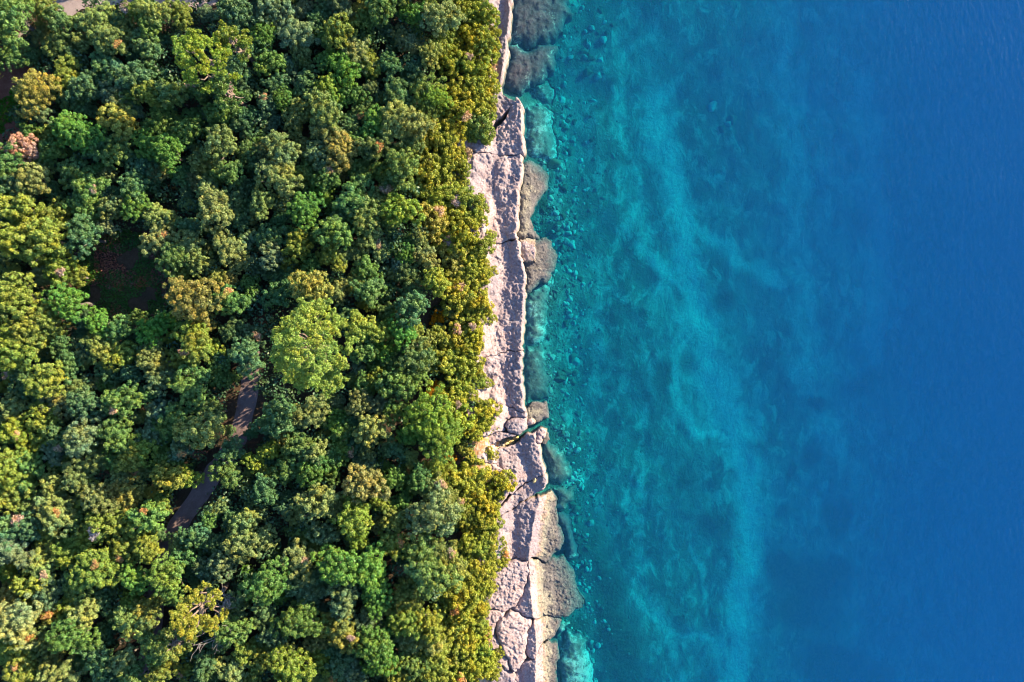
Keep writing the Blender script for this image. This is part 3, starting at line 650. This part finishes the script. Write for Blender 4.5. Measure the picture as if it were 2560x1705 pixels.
PAL = {'y': (0.165, 0.205, 0.045), 'o': (0.165, 0.205, 0.085), 'g': (0.080, 0.160, 0.055), 'b': (0.075, 0.190, 0.045), 'd': (0.042, 0.120, 0.070),
       's': (0.115, 0.185, 0.125), 'k': (0.23, 0.205, 0.06), 'p': (0.33, 0.20, 0.15), 't': (0.20, 0.205, 0.10), 'a': (0.42, 0.19, 0.035)}
WORD = {'y': 'yellow-green', 'o': 'pale olive', 'g': 'mid green', 'b': 'fresh bright green', 'd': 'dark teal-green', 's': 'silvery green', 'k': 'golden', 'p': 'dead pinkish-brown', 't': 'tan-green', 'a': 'dry orange'}
# every crown read off the photograph: x y radius colour (+ = carries a dry sprig), in six tiles of 640 x 570 photo pixels enlarged 2.752 times
T1 = """280 50 100 y;120 150 150 g+;60 60 90 g;60 370 100 g;390 290 110 o;430 160 90 g;630 110 120 o;540 170 70 o;690 250 110 o;790 290 110 o+;880 220 80 o;800 150 80 d;950 90 90 y+;1080 110 100 o;1230 90 90 y;1050 200 90 g;1000 310 100 d;1110 270 70 d;1650 120 110 d;1720 300 100 d;
210 620 150 k;290 770 80 s;430 500 110 y;580 600 110 d;480 660 100 d;700 450 100 d;880 520 120 d;1040 500 80 d;790 650 110 s;720 580 60 d;880 690 80 g;1040 660 90 y;1190 660 100 g;1400 640 85 g+;1530 790 80 g;820 830 120 k;1060 840 110 b;470 880 110 b;600 950 120 b;690 1020 90 g;350 930 70 y;350 1040 90 g;170 1040 110 p;90 1130 120 g;290 1110 90 o;820 1050 100 g;1010 990 110 b;1190 1060 110 b;1300 900 90 g;1450 900 80 g;1530 1000 120 o;1640 830 100 d;1390 1130 90 o;1150 1170 60 b;1080 1190 70 o;970 1150 100 d;
240 1250 110 o;100 1280 110 d;470 1180 110 g;580 1290 130 g+;700 1330 80 o;930 1290 100 d;560 1420 110 g;150 1450 120 y;360 1480 110 y;700 1450 90 o;800 1430 80 o;930 1400 100 b;1060 1480 100 o;1170 1510 70 o;1430 1310 90 o;1490 1450 120 o;1600 1370 100 d;1600 1200 90 g;1700 1060 90 g;1650 1500 90 d;1250 1220 80 d;1720 1290 70 d;1600 500 110 d;1560 640 100 g;1290 420 60 d"""
T2 = """120 70 110 s;300 60 80 s;460 60 80 d;590 40 80 s;720 50 90 y;890 60 110 g;850 160 60 g;1090 100 90 b;1270 130 120 s;1180 30 60 g;1400 140 70 s;1430 50 110 g;1560 80 100 g;60 250 90 b;250 200 120 s;300 310 90 o;480 250 70 g;580 230 110 y;650 150 60 y;740 250 70 g;690 360 110 o;990 240 80 o;1110 230 60 g;880 220 60 d;1310 250 80 g;1240 320 80 g;1480 250 90 y;1570 300 90 y;100 440 90 g;40 400 50 p;220 450 60 s;330 430 70 g;490 410 80 g;600 470 110 b;760 430 90 y;790 510 60 g;1060 320 70 o;1140 320 70 t;1200 390 90 o;1330 420 100 y;1450 450 90 y+;1560 470 100 y;1080 470 80 d;1050 540 60 d;930 450 80 d;
200 690 80 b;70 720 80 s+;500 610 90 y;580 660 80 b;690 650 80 g;790 620 60 o;960 640 100 d;1170 620 110 g;1390 620 110 y;1510 620 90 g;1580 720 90 g;1240 680 90 b;340 760 80 o;480 760 110 o;260 830 90 o;480 880 110 o;640 810 70 g;730 760 80 g+;810 860 100 b;960 850 120 t;1090 860 110 t;1180 770 80 g;1420 760 110 y+;1520 840 110 g;1210 920 110 y;1330 920 100 y;1560 920 80 g;660 880 70 g;580 1050 120 k;700 990 80 g;190 1040 110 o;60 1050 80 o;430 1070 90 s;810 1030 100 g+;960 1070 100 g;1060 990 90 d;1280 1010 100 y;
150 1200 130 o;330 1180 100 g;500 1230 90 g+;680 1150 90 g;850 1170 100 b;1020 1160 120 g;600 1190 60 o;1200 1210 120 y;1180 1110 90 y;1350 1100 90 y;450 1310 90 b;670 1370 140 g;340 1450 120 b;930 1280 80 g+;860 1380 80 o;1000 1450 120 y;1230 1350 100 y;1370 1330 110 y+;1480 1400 100 g;190 1390 80 o;60 1400 90 o;780 1500 100 o;900 1520 80 o;1220 1510 120 k+;1400 1490 110 y;560 1530 80 d;1510 1480 80 y;1640 220 55 g;1600 600 70 y;1570 820 70 g;1370 300 60 y;130 580 90 d;350 580 90 d;300 560 70 d"""
T3 = """110 100 140 y;330 90 140 y;60 370 110 y;270 240 100 y;420 270 110 y+;310 330 100 o;500 330 80 y;170 480 140 y;470 510 130 b;360 620 110 y;250 700 120 y;370 700 90 y;60 720 60 p;90 830 150 y;60 960 100 y+;700 660 90 b;820 690 90 g;1040 700 110 b;610 640 80 d;590 60 110 d;450 830 80 d;680 830 110 o;800 880 110 y;1030 850 110 o;1060 930 90 o;920 870 60 o;1080 80 110 o+;1280 120 110 o;1200 210 110 g;1400 240 80 o;1560 130 110 o;1650 210 90 o;1500 330 70 k;1230 320 90 o;1330 480 170 k;1580 500 110 g+;1370 640 90 k;1320 740 110 y;1360 830 110 y+;1460 830 80 y;1500 930 80 g;1240 900 80 y;1680 880 110 d;1730 740 90 d+;
360 1050 120 y;500 1120 90 o;590 1160 60 y;380 1210 110 o;150 1110 100 d;110 1230 100 o;620 1210 110 d;860 1190 120 g+;800 1130 60 o;1080 1040 100 s;1290 1090 150 g;1080 1270 100 s;1200 1320 110 g;250 1350 130 y;110 1410 110 y+;30 1400 70 k;450 1440 110 g+;390 1530 80 s;600 1420 120 s;800 1420 120 g;1010 1430 100 s;1120 1400 100 g;1380 1390 140 o;1480 1280 90 g;1580 1400 100 d;720 1540 90 o;950 1530 110 y;1250 1520 80 s+;1120 1520 70 g;1340 1540 50 p;1600 1530 90 d;1740 1400 60 d;180 1000 70 d;730 990 80 d;930 1010 70 d;1600 700 80 d;480 960 90 d;560 740 70 d"""
T4 = """100 60 110 d;280 60 90 g;550 40 110 g;780 40 90 o;290 130 100 y;120 200 90 s;210 260 60 y;300 290 60 y;380 250 70 g;510 190 100 y;600 200 70 o;700 150 80 o;860 150 70 s+;1060 80 60 g;1040 190 70 g;970 60 50 p;950 130 60 g;1170 200 90 t;1280 70 100 y+;1420 60 110 y;1540 130 90 y;1350 180 110 t;1470 230 100 y;1550 280 80 y;400 410 130 k;240 390 80 d;120 460 100 d;570 440 80 o;670 380 90 y;760 290 90 g;770 430 110 g;760 520 60 y;900 430 70 g;1050 330 100 g;1000 250 70 s;1240 370 90 y;1380 360 90 y+;1490 360 100 y;1560 340 60 y;1070 560 110 d;1070 460 80 d;900 580 80 g;1390 480 110 y;1540 510 80 y;1590 600 60 y;1480 610 80 y;
740 690 120 y;900 700 80 y;1010 710 100 b;1090 680 60 y;1270 600 50 a;1230 640 40 a;1250 740 80 y;1390 750 100 y+;1500 720 80 y+;880 830 90 b;760 840 90 g;1110 800 100 o;1330 820 80 y;1450 830 90 y;990 850 60 s;830 950 70 b;930 910 80 g;1100 920 110 d;1230 900 90 g;1310 940 100 o;1430 930 100 y;1480 1010 80 y;830 1040 70 y;970 1070 120 g;1110 1010 90 g;1240 1090 50 a;1200 1130 40 a;1180 1270 160 b;1350 1170 110 y+;1360 1340 140 b+;1100 1400 110 b;1260 1470 130 b;1430 1110 80 y;1580 1280 90 g;1500 1400 80 y;1560 1340 60 g;720 1200 90 o;840 1210 80 s;960 1240 90 g;550 1340 90 b;380 1270 110 o;180 1280 120 d;200 1430 80 k;110 1520 70 y;290 1480 100 g;480 1450 70 y;590 1400 90 g;810 1380 110 o;420 1540 90 o;680 1500 80 d+;930 1520 90 d;580 1520 80 g;80 1360 80 d;700 1320 70 d;740 1090 80 g;650 620 80 d;850 640 60 d"""
T5 = """80 80 120 y;240 60 90 g;400 60 70 g;150 200 120 g;50 300 110 y;640 50 110 o;810 40 80 g;920 30 90 y;700 120 60 p;380 190 80 o;510 160 110 o;830 150 80 o;970 130 70 o+;1150 60 90 g;1190 150 100 y;1290 160 90 y;590 290 100 y;700 310 110 o;820 260 100 k;910 270 90 k;1030 290 80 k;1130 330 70 y;250 340 80 o;170 400 80 o;390 420 120 o+;80 460 70 p;200 480 100 d+;70 560 110 d;320 560 100 y;540 480 100 g;530 590 90 y;620 560 100 y;740 470 100 y+;910 500 120 y;1020 430 110 g+;960 580 90 y;1040 630 90 y;460 690 100 y;310 650 100 o;840 650 110 y+;100 660 120 s;60 800 90 y;120 840 50 b;280 790 110 o+;240 890 100 y;620 810 150 y+;830 800 100 g;980 850 100 b;1150 850 140 b;760 910 70 y;1090 550 60 d;1230 620 110 o;1350 560 90 d;1290 700 80 d;1570 120 110 g;1620 150 60 o;1720 290 70 o;1690 480 100 o;1690 630 130 o;1550 740 100 s;1720 830 60 b;
40 1010 120 k;160 1130 150 t;290 1090 100 k+;100 1300 120 y;290 1290 110 o+;480 1070 90 y;600 1090 100 o;430 1160 60 b;530 1230 130 b;390 1300 70 o;910 1030 90 y;1030 1050 90 k;890 1160 110 o;990 1150 100 o;1160 1000 80 g;1080 1340 140 g;1190 1370 80 y;870 1400 90 o;60 1390 120 y;160 1500 130 y+;370 1430 100 o;450 1510 120 o;900 1510 100 g;1090 1500 110 y;1280 1490 70 k+;1620 1180 110 g;1600 1060 100 s;1690 1370 100 y;1600 1490 100 o;1430 1430 90 d;1440 1530 90 d;700 1400 110 d;560 1410 100 d;760 1520 90 d;1720 1550 80 y;340 960 110 d;520 930 110 g;700 1010 90 d;1500 1300 80 d;1420 800 90 d;1400 640 70 d"""
T6 = """200 100 110 g;390 120 110 g;60 250 90 d;500 40 100 g;760 200 130 t;720 90 80 s;430 320 130 o;300 310 60 s;680 420 140 y;600 340 80 o;880 340 80 y;940 180 90 b;1040 200 80 g;860 470 70 o;970 450 90 o;460 540 100 s;720 560 80 y;640 560 70 d;340 560 90 g;950 630 110 y+;1130 170 90 g;1340 40 45 a;1300 70 40 a;1260 230 30 a;1390 250 30 a;1200 130 90 y;1240 250 110 g+;1330 170 110 y;1480 200 130 y;1690 200 90 g;1560 320 100 y;1230 420 180 s;1400 360 80 y+;1450 450 90 y;1580 470 100 y;1590 600 100 y;1680 600 45 b;1480 620 100 y;590 760 150 b;780 800 140 b;820 920 130 b;830 1010 90 b;440 690 100 y;300 750 120 o+;60 560 90 o;90 870 150 b;180 960 70 b;300 880 90 s;370 970 110 s;610 950 110 s;620 1060 90 s;1200 800 170 g;1180 680 110 g;1320 700 110 o+;990 800 50 p;1010 1020 120 y;1100 960 80 g;1060 870 70 o;1380 820 100 o;1390 920 100 y;1500 800 110 y;1590 760 80 y+;1560 900 90 y;1290 980 110 y;1430 1020 110 y+;1530 1050 80 y;
290 1160 150 g;500 1200 110 k;430 1280 80 o;620 1230 110 k+;940 1140 80 b;760 1150 100 s;820 1300 130 b;860 1410 110 b;920 1450 90 y;180 1340 90 o;240 1470 140 y;40 1420 100 y;430 1430 100 y;600 1450 110 d;680 1490 90 s;1060 1150 110 y;1200 1150 100 y;1170 1280 110 o;1060 1300 100 o;1320 1230 120 y;1430 1160 100 y;1530 1180 80 y;1330 1360 130 y;1450 1310 100 y;1550 1320 80 y;1230 1400 100 y;1080 1450 100 g;1230 1530 100 y;1380 1480 110 y+;1490 1450 90 y;1570 1460 80 y;1630 1500 55 y;980 1530 80 y;500 1540 80 o+;60 1080 90 d;120 1220 90 d;450 820 80 d;700 680 60 g;540 1330 80 d;1000 720 70 d;950 1250 70 d"""
PINES = [(490,135),(760,870),(475,1545)]
CLEAR = [(215,590),(300,570),(395,595),(425,670),(435,765),(405,815),(330,790),(250,815),(205,770),(192,680)]
SOIL = [(-80,140),(60,150),(110,165),(125,215),(75,240),(40,290),(55,330),(100,350),(60,380),(-80,380)]
def where(px, py):
    for (qx, qy), ph, rr in zip(PINES, ('beside the tiered billowing pine', 'beside the broadest lime pine', 'beside the narrow golden pine'), (150, 190, 130)):
        if math.hypot(px - qx, py - qy) < rr: return ph
    if math.hypot(px - 315, py - 700) < 185: return 'round the dark grassy clearing'
    if lerp_tab(XW, py) - px < 75: return 'edging the shore rock'
    if px < 190 and py < 460: return 'around the bare red soil'
    if py < 75 and px < 560: return 'by the grey gravel ground'
    if dist_poly(px, py, PATH) < 85: return 'next to the dirt path'
    if px > lerp_tab([(-80,645),(700,645),(1110,590),(1345,425),(1800,360)], py): return 'seaward of the path'
    return 'inland of the path'
MEAN = np.array((0.130, 0.185, 0.052))
HUE = {k: np.array(v) * (1 - f) + MEAN * f for k, v in PAL.items() for f in [0.0 if k in 'pa' else (0.25 if k == 'k' else 0.34)]}
def make_tree(px, py, r_px, c, dry):
    xw = lerp_tab(XW, py); inland = xw - px
    shrub = inland < 120
    for seg in ([(626, 945), (608, 1050), (600, 1075)], [(528, 1195), (505, 1230), (440, 1322)]):               # crowns that leave the open stretches of path in view
        r_px = min(r_px, max(15, dist_poly(px, py, seg) - 12))
    z = 3.0 + 4.0 * min(1, max(0, inland) / 500) 
    for _ in range(3):                                   # crown sits on the ground below it
        r = r_px * MPP * (CAM_H - z) / CAM_H
        x, y = W(px, py, z); gz = ground_z(x, y)
        if shrub: r = min(r, 2.3)
        hz = (0.9 if shrub else 2.15) * r
        z = max(gz, 1.6) + hz
    gz = max(gz, 1.6)
    src = SHRUB if shrub else (TALL if (r > 2.3 or c == 'b') else OAK)
    cm, tm = random.choice(src)
    kind = 'coastal_shrub' if shrub else ('dead_tree' if c == 'p' else ('broadleaf_tree' if c == 'b' else ('pale_oak' if c in 'yokta' else 'holm_oak')))  # paler oaks split off the holm oaks by crown colour, not species
    spoken = {'coastal_shrub': 'shrub', 'dead_tree': 'tree', 'broadleaf_tree': 'broadleaf tree', 'holm_oak': 'holm oak', 'pale_oak': 'oak'}[kind]
    size = 'small ' if r < 1.55 else ('large ' if r > 2.4 else '')
    t = bpy.data.objects.new(kind, None); t.empty_display_size = 0.3; COL.objects.link(t)
    t.location = (x, y, gz); s = r * 1.06; t.scale = (s * random.uniform(.92, 1.08), s * random.uniform(.92, 1.08), s * random.uniform(.8, 1.32)); t.rotation_euler = (0, 0, random.uniform(0, 6.28))
    col = HUE[c] * 1.2 * rng.uniform(0.85, 1.15) * (1 + rng.normal(size=3) * 0.05)
    if inland < 190:  # golden sunlit glow of the shore edge, mixed into the crown colour
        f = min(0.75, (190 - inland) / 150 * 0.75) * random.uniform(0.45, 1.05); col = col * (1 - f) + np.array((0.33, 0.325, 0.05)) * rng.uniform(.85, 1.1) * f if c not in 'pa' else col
    for m in (cm, tm):
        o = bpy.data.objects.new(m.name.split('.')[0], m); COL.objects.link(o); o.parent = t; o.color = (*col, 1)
    if dry:
        o = bpy.data.objects.new('dry_sprig', random.choice(SPRIG)); COL.objects.link(o); o.parent = t
        a = random.uniform(0, 6.28); k = 0.33 / s * random.uniform(.9, 1.5)
        zt = (0.62 + 0.62 if shrub else 1.85 + 0.62)
        o.location = (0.5 * math.cos(a), 0.5 * math.sin(a), zt - 0.10); o.scale = (k * 1.6, k * 1.6, k * 1.1)
        o.color = (*(np.array(random.choice([(.46, .30, .21), (.44, .31, .22), (.48, .27, .13), (.38, .28, .25)])) * random.uniform(.8, 1.1)), 1)
    tag(t, f"{size}{WORD[c]} {spoken} {'with a dry pink sprig ' if dry else ''}{where(px, py)}", 'shrub' if shrub else 'tree',
        {'coastal_shrub': 'shrubs along the shore rock', 'dead_tree': 'dead trees in the wood', 'broadleaf_tree': 'bright broadleaf trees in the wood', 'holm_oak': 'holm oaks of the coastal wood', 'pale_oak': 'paler oaks of the coastal wood'}[kind])
    INFO.append((t, px, py, r, c, spoken, f"{size}{WORD[c]} {spoken}", 'with a dry pink sprig' if dry else '', where(px, py)))
TREES = []; INFO = []
for T, ox, oy in ((T1,0,0),(T2,640,0),(T3,0,570),(T4,640,570),(T5,0,1135),(T6,640,1135)):
    for e in T.replace('\n', '').split(';'):
        a = e.split(); dry = a[3].endswith('+')
        TREES.append((ox + float(a[0]) / 2.752, oy + float(a[1]) / 2.752, float(a[2]) / 2.752, a[3][0], dry))
FILL = 0
for _ in range(6000):
    px, py = random.uniform(-10, 1190), random.uniform(-10, 1715)
    if lerp_tab(XW, py) - px < 40 or dist_poly(px, py, PATH) < 50 or pip(px, py, CLEAR) or pip(px, py, SOIL) or pip(px, py, GRAVEL): continue
    if any(math.hypot(px - q[0], py - q[1]) < w_ for q, w_ in zip(PINES, (95, 140, 90))): continue
    near = sorted((math.hypot(px - t[0], py - t[1]) - t[2], t[3]) for t in TREES)[:2]
    if near[0][0] < 3: continue
    TREES.append((px, py, random.uniform(17, 27), random.choice([near[0][1].replace('p', 'o').replace('a', 'y'), random.choice('dgso')]), False)); FILL += 1
    if FILL > 150: break
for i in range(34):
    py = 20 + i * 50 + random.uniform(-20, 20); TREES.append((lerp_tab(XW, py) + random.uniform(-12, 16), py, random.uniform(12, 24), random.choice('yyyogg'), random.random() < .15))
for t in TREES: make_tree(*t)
def words(*a): return ' '.join(x for x in a if x)
from collections import Counter
lab = [words(i[6], i[7], i[8]) for i in INFO]
cnt = Counter(lab)
for k, i in enumerate(INFO):            # look-alikes: add the look of the nearest different neighbours
    if cnt[lab[k]] > 1:
        nb = sorted((math.hypot(i[1] - j[1], i[2] - j[2]), j[4]) for j in INFO if j is not i and j[4] != i[4])
        a = nb[0][1]; b = next(q[1] for q in nb if q[1] != a)
        ww = {'b': 'bright', 'd': 'dark', 'p': 'dead', 'y': 'yellow-green', 'o': 'olive', 'g': 'mid-green', 's': 'silvery', 'k': 'golden', 't': 'tan', 'a': 'orange'}
        lab[k] = words(i[6], i[7] and 'with dry sprig', 'touching ' + ww[a] + ' and ' + ww[b] + ' crowns', i[8])
        if len(lab[k].split()) > 16: lab[k] = lab[k].replace('small ', '').replace('large ', '').replace(' crowns', '')
for k, i in enumerate(INFO): i[0]['label'] = lab[k]

# ------------------------------------------------------------------ pines
def pine(px, py, rx, ry, height, color, label, pads, leaf, seed, lean=(0, 0), dense=1.0, gap=0.86):
    zc = 4.3 + height * 0.8
    x, y = W(px, py, zc); gz = ground_z(x, y)
    t = bpy.data.objects.new('pine_tree', None); COL.objects.link(t); t.location = (x - lean[0], y - lean[1], gz)
    kx = MPP * (CAM_H - zc) / CAM_H; RX, RY = rx * kx, ry * kx
    tag(t, label, 'tree', 'big pines rising above the wood')
    V, F = [], []; top = np.array((lean[0], lean[1], height * 0.86))
    spine = wander((0, 0, -0.3), top, 9, 0.25); tube(V, F, spine, np.linspace(0.32, 0.06, 9), 8)
    o = mesh_obj('trunk', V, F, M_PBARK, t)
    Q = []; cents = []
    for i in range(pads):
        for _ in range(60):
            u = rng.uniform(0, 1) ** 0.6; a = rng.uniform(0, 6.28)
            c = np.array((lean[0] + math.cos(a) * u * RX * 0.86, lean[1] + math.sin(a) * u * RY * 0.86, height * (0.97 - 0.42 * u ** 1.5) + rng.normal() * 0.6))
            r = rng.uniform(0.75, 1.35) * (1.0 - 0.25 * u) * max(0.78, (RX + RY) / 11.5)
            if all(np.linalg.norm((c - q[0]) * np.array((1, 1, .8))) > gap * (r + q[1]) for q in cents): break
        cents.append((c, r))
    for c, r in cents:
        out = (c - top) / RX * 0.6 + np.array((0, 0, 1.0)); out /= np.linalg.norm(out)
        sub = max(5, int(11 * r))                                # every pad is a heap of needle tufts
        Q.append(lobe_leaves(c, r * 0.6, int(200 * r * r * dense), leaf * 1.2, out, 0.6, 0.6))
        for k in range(sub):
            dd = rand_dir(1)[0]; dd[2] = abs(dd[2]) * 0.8 - 0.1
            cc = c + dd * r * np.array((0.95, 0.95, 0.6)) * rng.uniform(.7, 1.25); rr = r * rng.uniform(0.22, 0.38)
            Q.append(lobe_leaves(cc, rr, int(420 * rr * rr * dense) + 30, leaf, np.array((0, 0, 1.0)) * .8 + dd * .3, 0.8, 0.7))
    me = quads_mesh('crown', np.concatenate(Q), M_PINE); o = bpy.data.objects.new('crown', me); COL.objects.link(o); o.parent = t; o.color = (*color, 1)
    for c, r in cents[:14]:
        V, F = [], []; k = min(7, 4 + int(3 * rng.random()))
        tube(V, F, wander(spine[k], c - np.array((0, 0, r * .3)), 6, 0.2), (0.13, .11, .09, .07, .05, .03), 5)
        mesh_obj('branch', V, F, M_PBARK, t)
    return t
pine(490, 135, 82, 78, 13.0, (0.20, 0.28, 0.055), 'tall lime green pine with a tiered billowing crown near the gravel ground', 34, 0.16, 1, dense=1.9, gap=0.58)
pine(575, 95, 34, 40, 10.5, (0.14, 0.20, 0.045), 'smaller lime pine tucked behind the tiered billowing pine', 10, 0.16, 2, dense=1.8, gap=0.62)
pine(565, 225, 36, 50, 8.0, (0.09, 0.16, 0.05), 'low dull green pine below the tiered billowing pine', 11, 0.17, 3, dense=1.6, gap=0.62)
pine(762, 868, 122, 140, 15.5, (0.225, 0.31, 0.08), 'broadest lime yellow pine with ragged crown overhanging the dirt path', 72, 0.15, 4, dense=1.9, gap=0.6)
pine(478, 1540, 58, 80, 13.0, (0.24, 0.25, 0.05), 'narrow golden green pine with long ragged crown', 26, 0.16, 5, dense=1.9, gap=0.62)
pine(420, 1625, 50, 34, 9.5, (0.16, 0.205, 0.06), 'olive pine sprawling beside the narrow golden pine', 14, 0.17, 6, dense=1.6, gap=0.62)

# bare grey branches
def bare_tree(px, py, h, r, label):
    x, y = W(px, py, 4 + h); gz = ground_z(x, y); V, F = [], []
    t = bpy.data.objects.new('bare_tree', None); COL.objects.link(t); t.location = (x, y, gz); tag(t, label, 'tree', 'leafless trees in the wood')
    tube(V, F, wander((0, 0, -.2), (0.2, 0.1, h * .7), 6, .12), np.linspace(.16, .08, 6)); mesh_obj('trunk', V, F, M_DEADWOOD, t)
    for i in range(9):
        V, F = [], []; a = rng.uniform(0, 6.28); e = np.array((math.cos(a) * r, math.sin(a) * r, h * rng.uniform(.8, 1.05))); w_ = wander((0.2, .1, h * rng.uniform(.5, .7)), e, 6, .2)
        tube(V, F, w_, (.06, .05, .042, .034, .026, .015), 5)
        for k in range(4):
            p = w_[rng.integers(2, 5)]; tube(V, F, wander(p, np.array(p) + rng.normal(size=3) * np.array((.8, .8, .5)), 4, .1), (.04, .03, .022, .012), 4)
        mesh_obj('branch', V, F, M_DEADWOOD, t)
bare_tree(545, 1515, 6.0, 1.7, 'leafless grey tree right beside the narrow golden pine')
bare_tree(535, 1595, 6.5, 2.2, 'leafless grey tree with long pale limbs next to the narrow golden pine')

# ------------------------------------------------------------------ undergrowth, grass, wood beyond the frame
def fill_points(x0, x1, y0, y1, step):
    out = []
    for x in np.arange(x0, x1, step):
        for y in np.arange(y0, y1, step):
            out.append((x + random.uniform(-.5, .5) * step, y + random.uniform(-.5, .5) * step))
    return out
Q = []
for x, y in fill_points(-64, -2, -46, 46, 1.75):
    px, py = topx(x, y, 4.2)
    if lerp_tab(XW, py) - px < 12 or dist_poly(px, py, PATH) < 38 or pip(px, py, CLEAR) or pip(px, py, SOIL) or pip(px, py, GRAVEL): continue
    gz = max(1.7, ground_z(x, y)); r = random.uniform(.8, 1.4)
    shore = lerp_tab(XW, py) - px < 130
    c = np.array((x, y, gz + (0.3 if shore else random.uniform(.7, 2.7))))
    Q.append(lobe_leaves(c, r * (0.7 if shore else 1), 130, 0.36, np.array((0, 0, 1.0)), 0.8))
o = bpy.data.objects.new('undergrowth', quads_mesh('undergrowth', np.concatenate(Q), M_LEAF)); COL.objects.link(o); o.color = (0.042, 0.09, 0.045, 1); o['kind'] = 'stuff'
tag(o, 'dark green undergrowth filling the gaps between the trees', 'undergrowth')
Q = []
for x, y in fill_points(-84, -2, -64, 64, 3.3):
    px, py = topx(x, y, 8.0)
    if -30 < px < 1300 and -45 < py < 1750: continue
    if 40 < px < 640 and -190 < py < 0: continue
    if lerp_tab(XW, min(1900, max(-200, py))) - px < 40: continue
    r = random.uniform(1.7, 2.5); c = np.array((x, y, ground_z(x, y) + 4.0))
    for k in range(9):
        dd = rand_dir(1)[0]; dd[2] = abs(dd[2])
        Q.append(lobe_leaves(c + dd * r * .7, r * .36, 90, 0.34, dd))
    Q.append(lobe_leaves(c, r * .8, 150, 0.4, np.array((0, 0, 1.0))))
o = bpy.data.objects.new('surrounding_wood', quads_mesh('surrounding_wood', np.concatenate(Q), M_LEAF)); COL.objects.link(o); o.color = (0.12, 0.15, 0.035, 1); o['kind'] = 'stuff'
tag(o, 'wood carrying on beyond the trees round the clearing and path', 'wood')
def blades(name, poly, n, color, label, thr, seed, size=0.22):
    pts = [W(*p, 4.3) for p in poly]; xs, ys = [p[0] for p in pts], [p[1] for p in pts]; P = []
    while len(P) < n:
        x, y = random.uniform(min(xs), max(xs)), random.uniform(min(ys), max(ys))
        if pip(x, y, pts) and fbm(x, y, 0.28, 3, seed) > thr: P.append((x, y, ground_z(x, y) + random.uniform(0.03, .16)))
    P = np.array(P); o = bpy.data.objects.new(name, quads_mesh(name, leaf_quads(P, np.tile((0, 0, .8), (n, 1)), size, 0.6), M_LEAF)); COL.objects.link(o)
    o.color = (*color, 1); o['kind'] = 'stuff'; tag(o, label, name.replace('_', ' '))
blades('grass', CLEAR, 10000, (0.045, 0.11, 0.025), 'short green grass on the floor of the dark clearing', -0.35, 3)
blades('dry_fern', CLEAR, 4000, (0.20, 0.09, 0.07), 'dry purplish-brown bracken on the floor of the dark clearing', 0.0, 14)
blades('grass', SOIL, 4500, (0.05, 0.17, 0.02), 'green grass patch on the bare red soil', 0.1, 23)
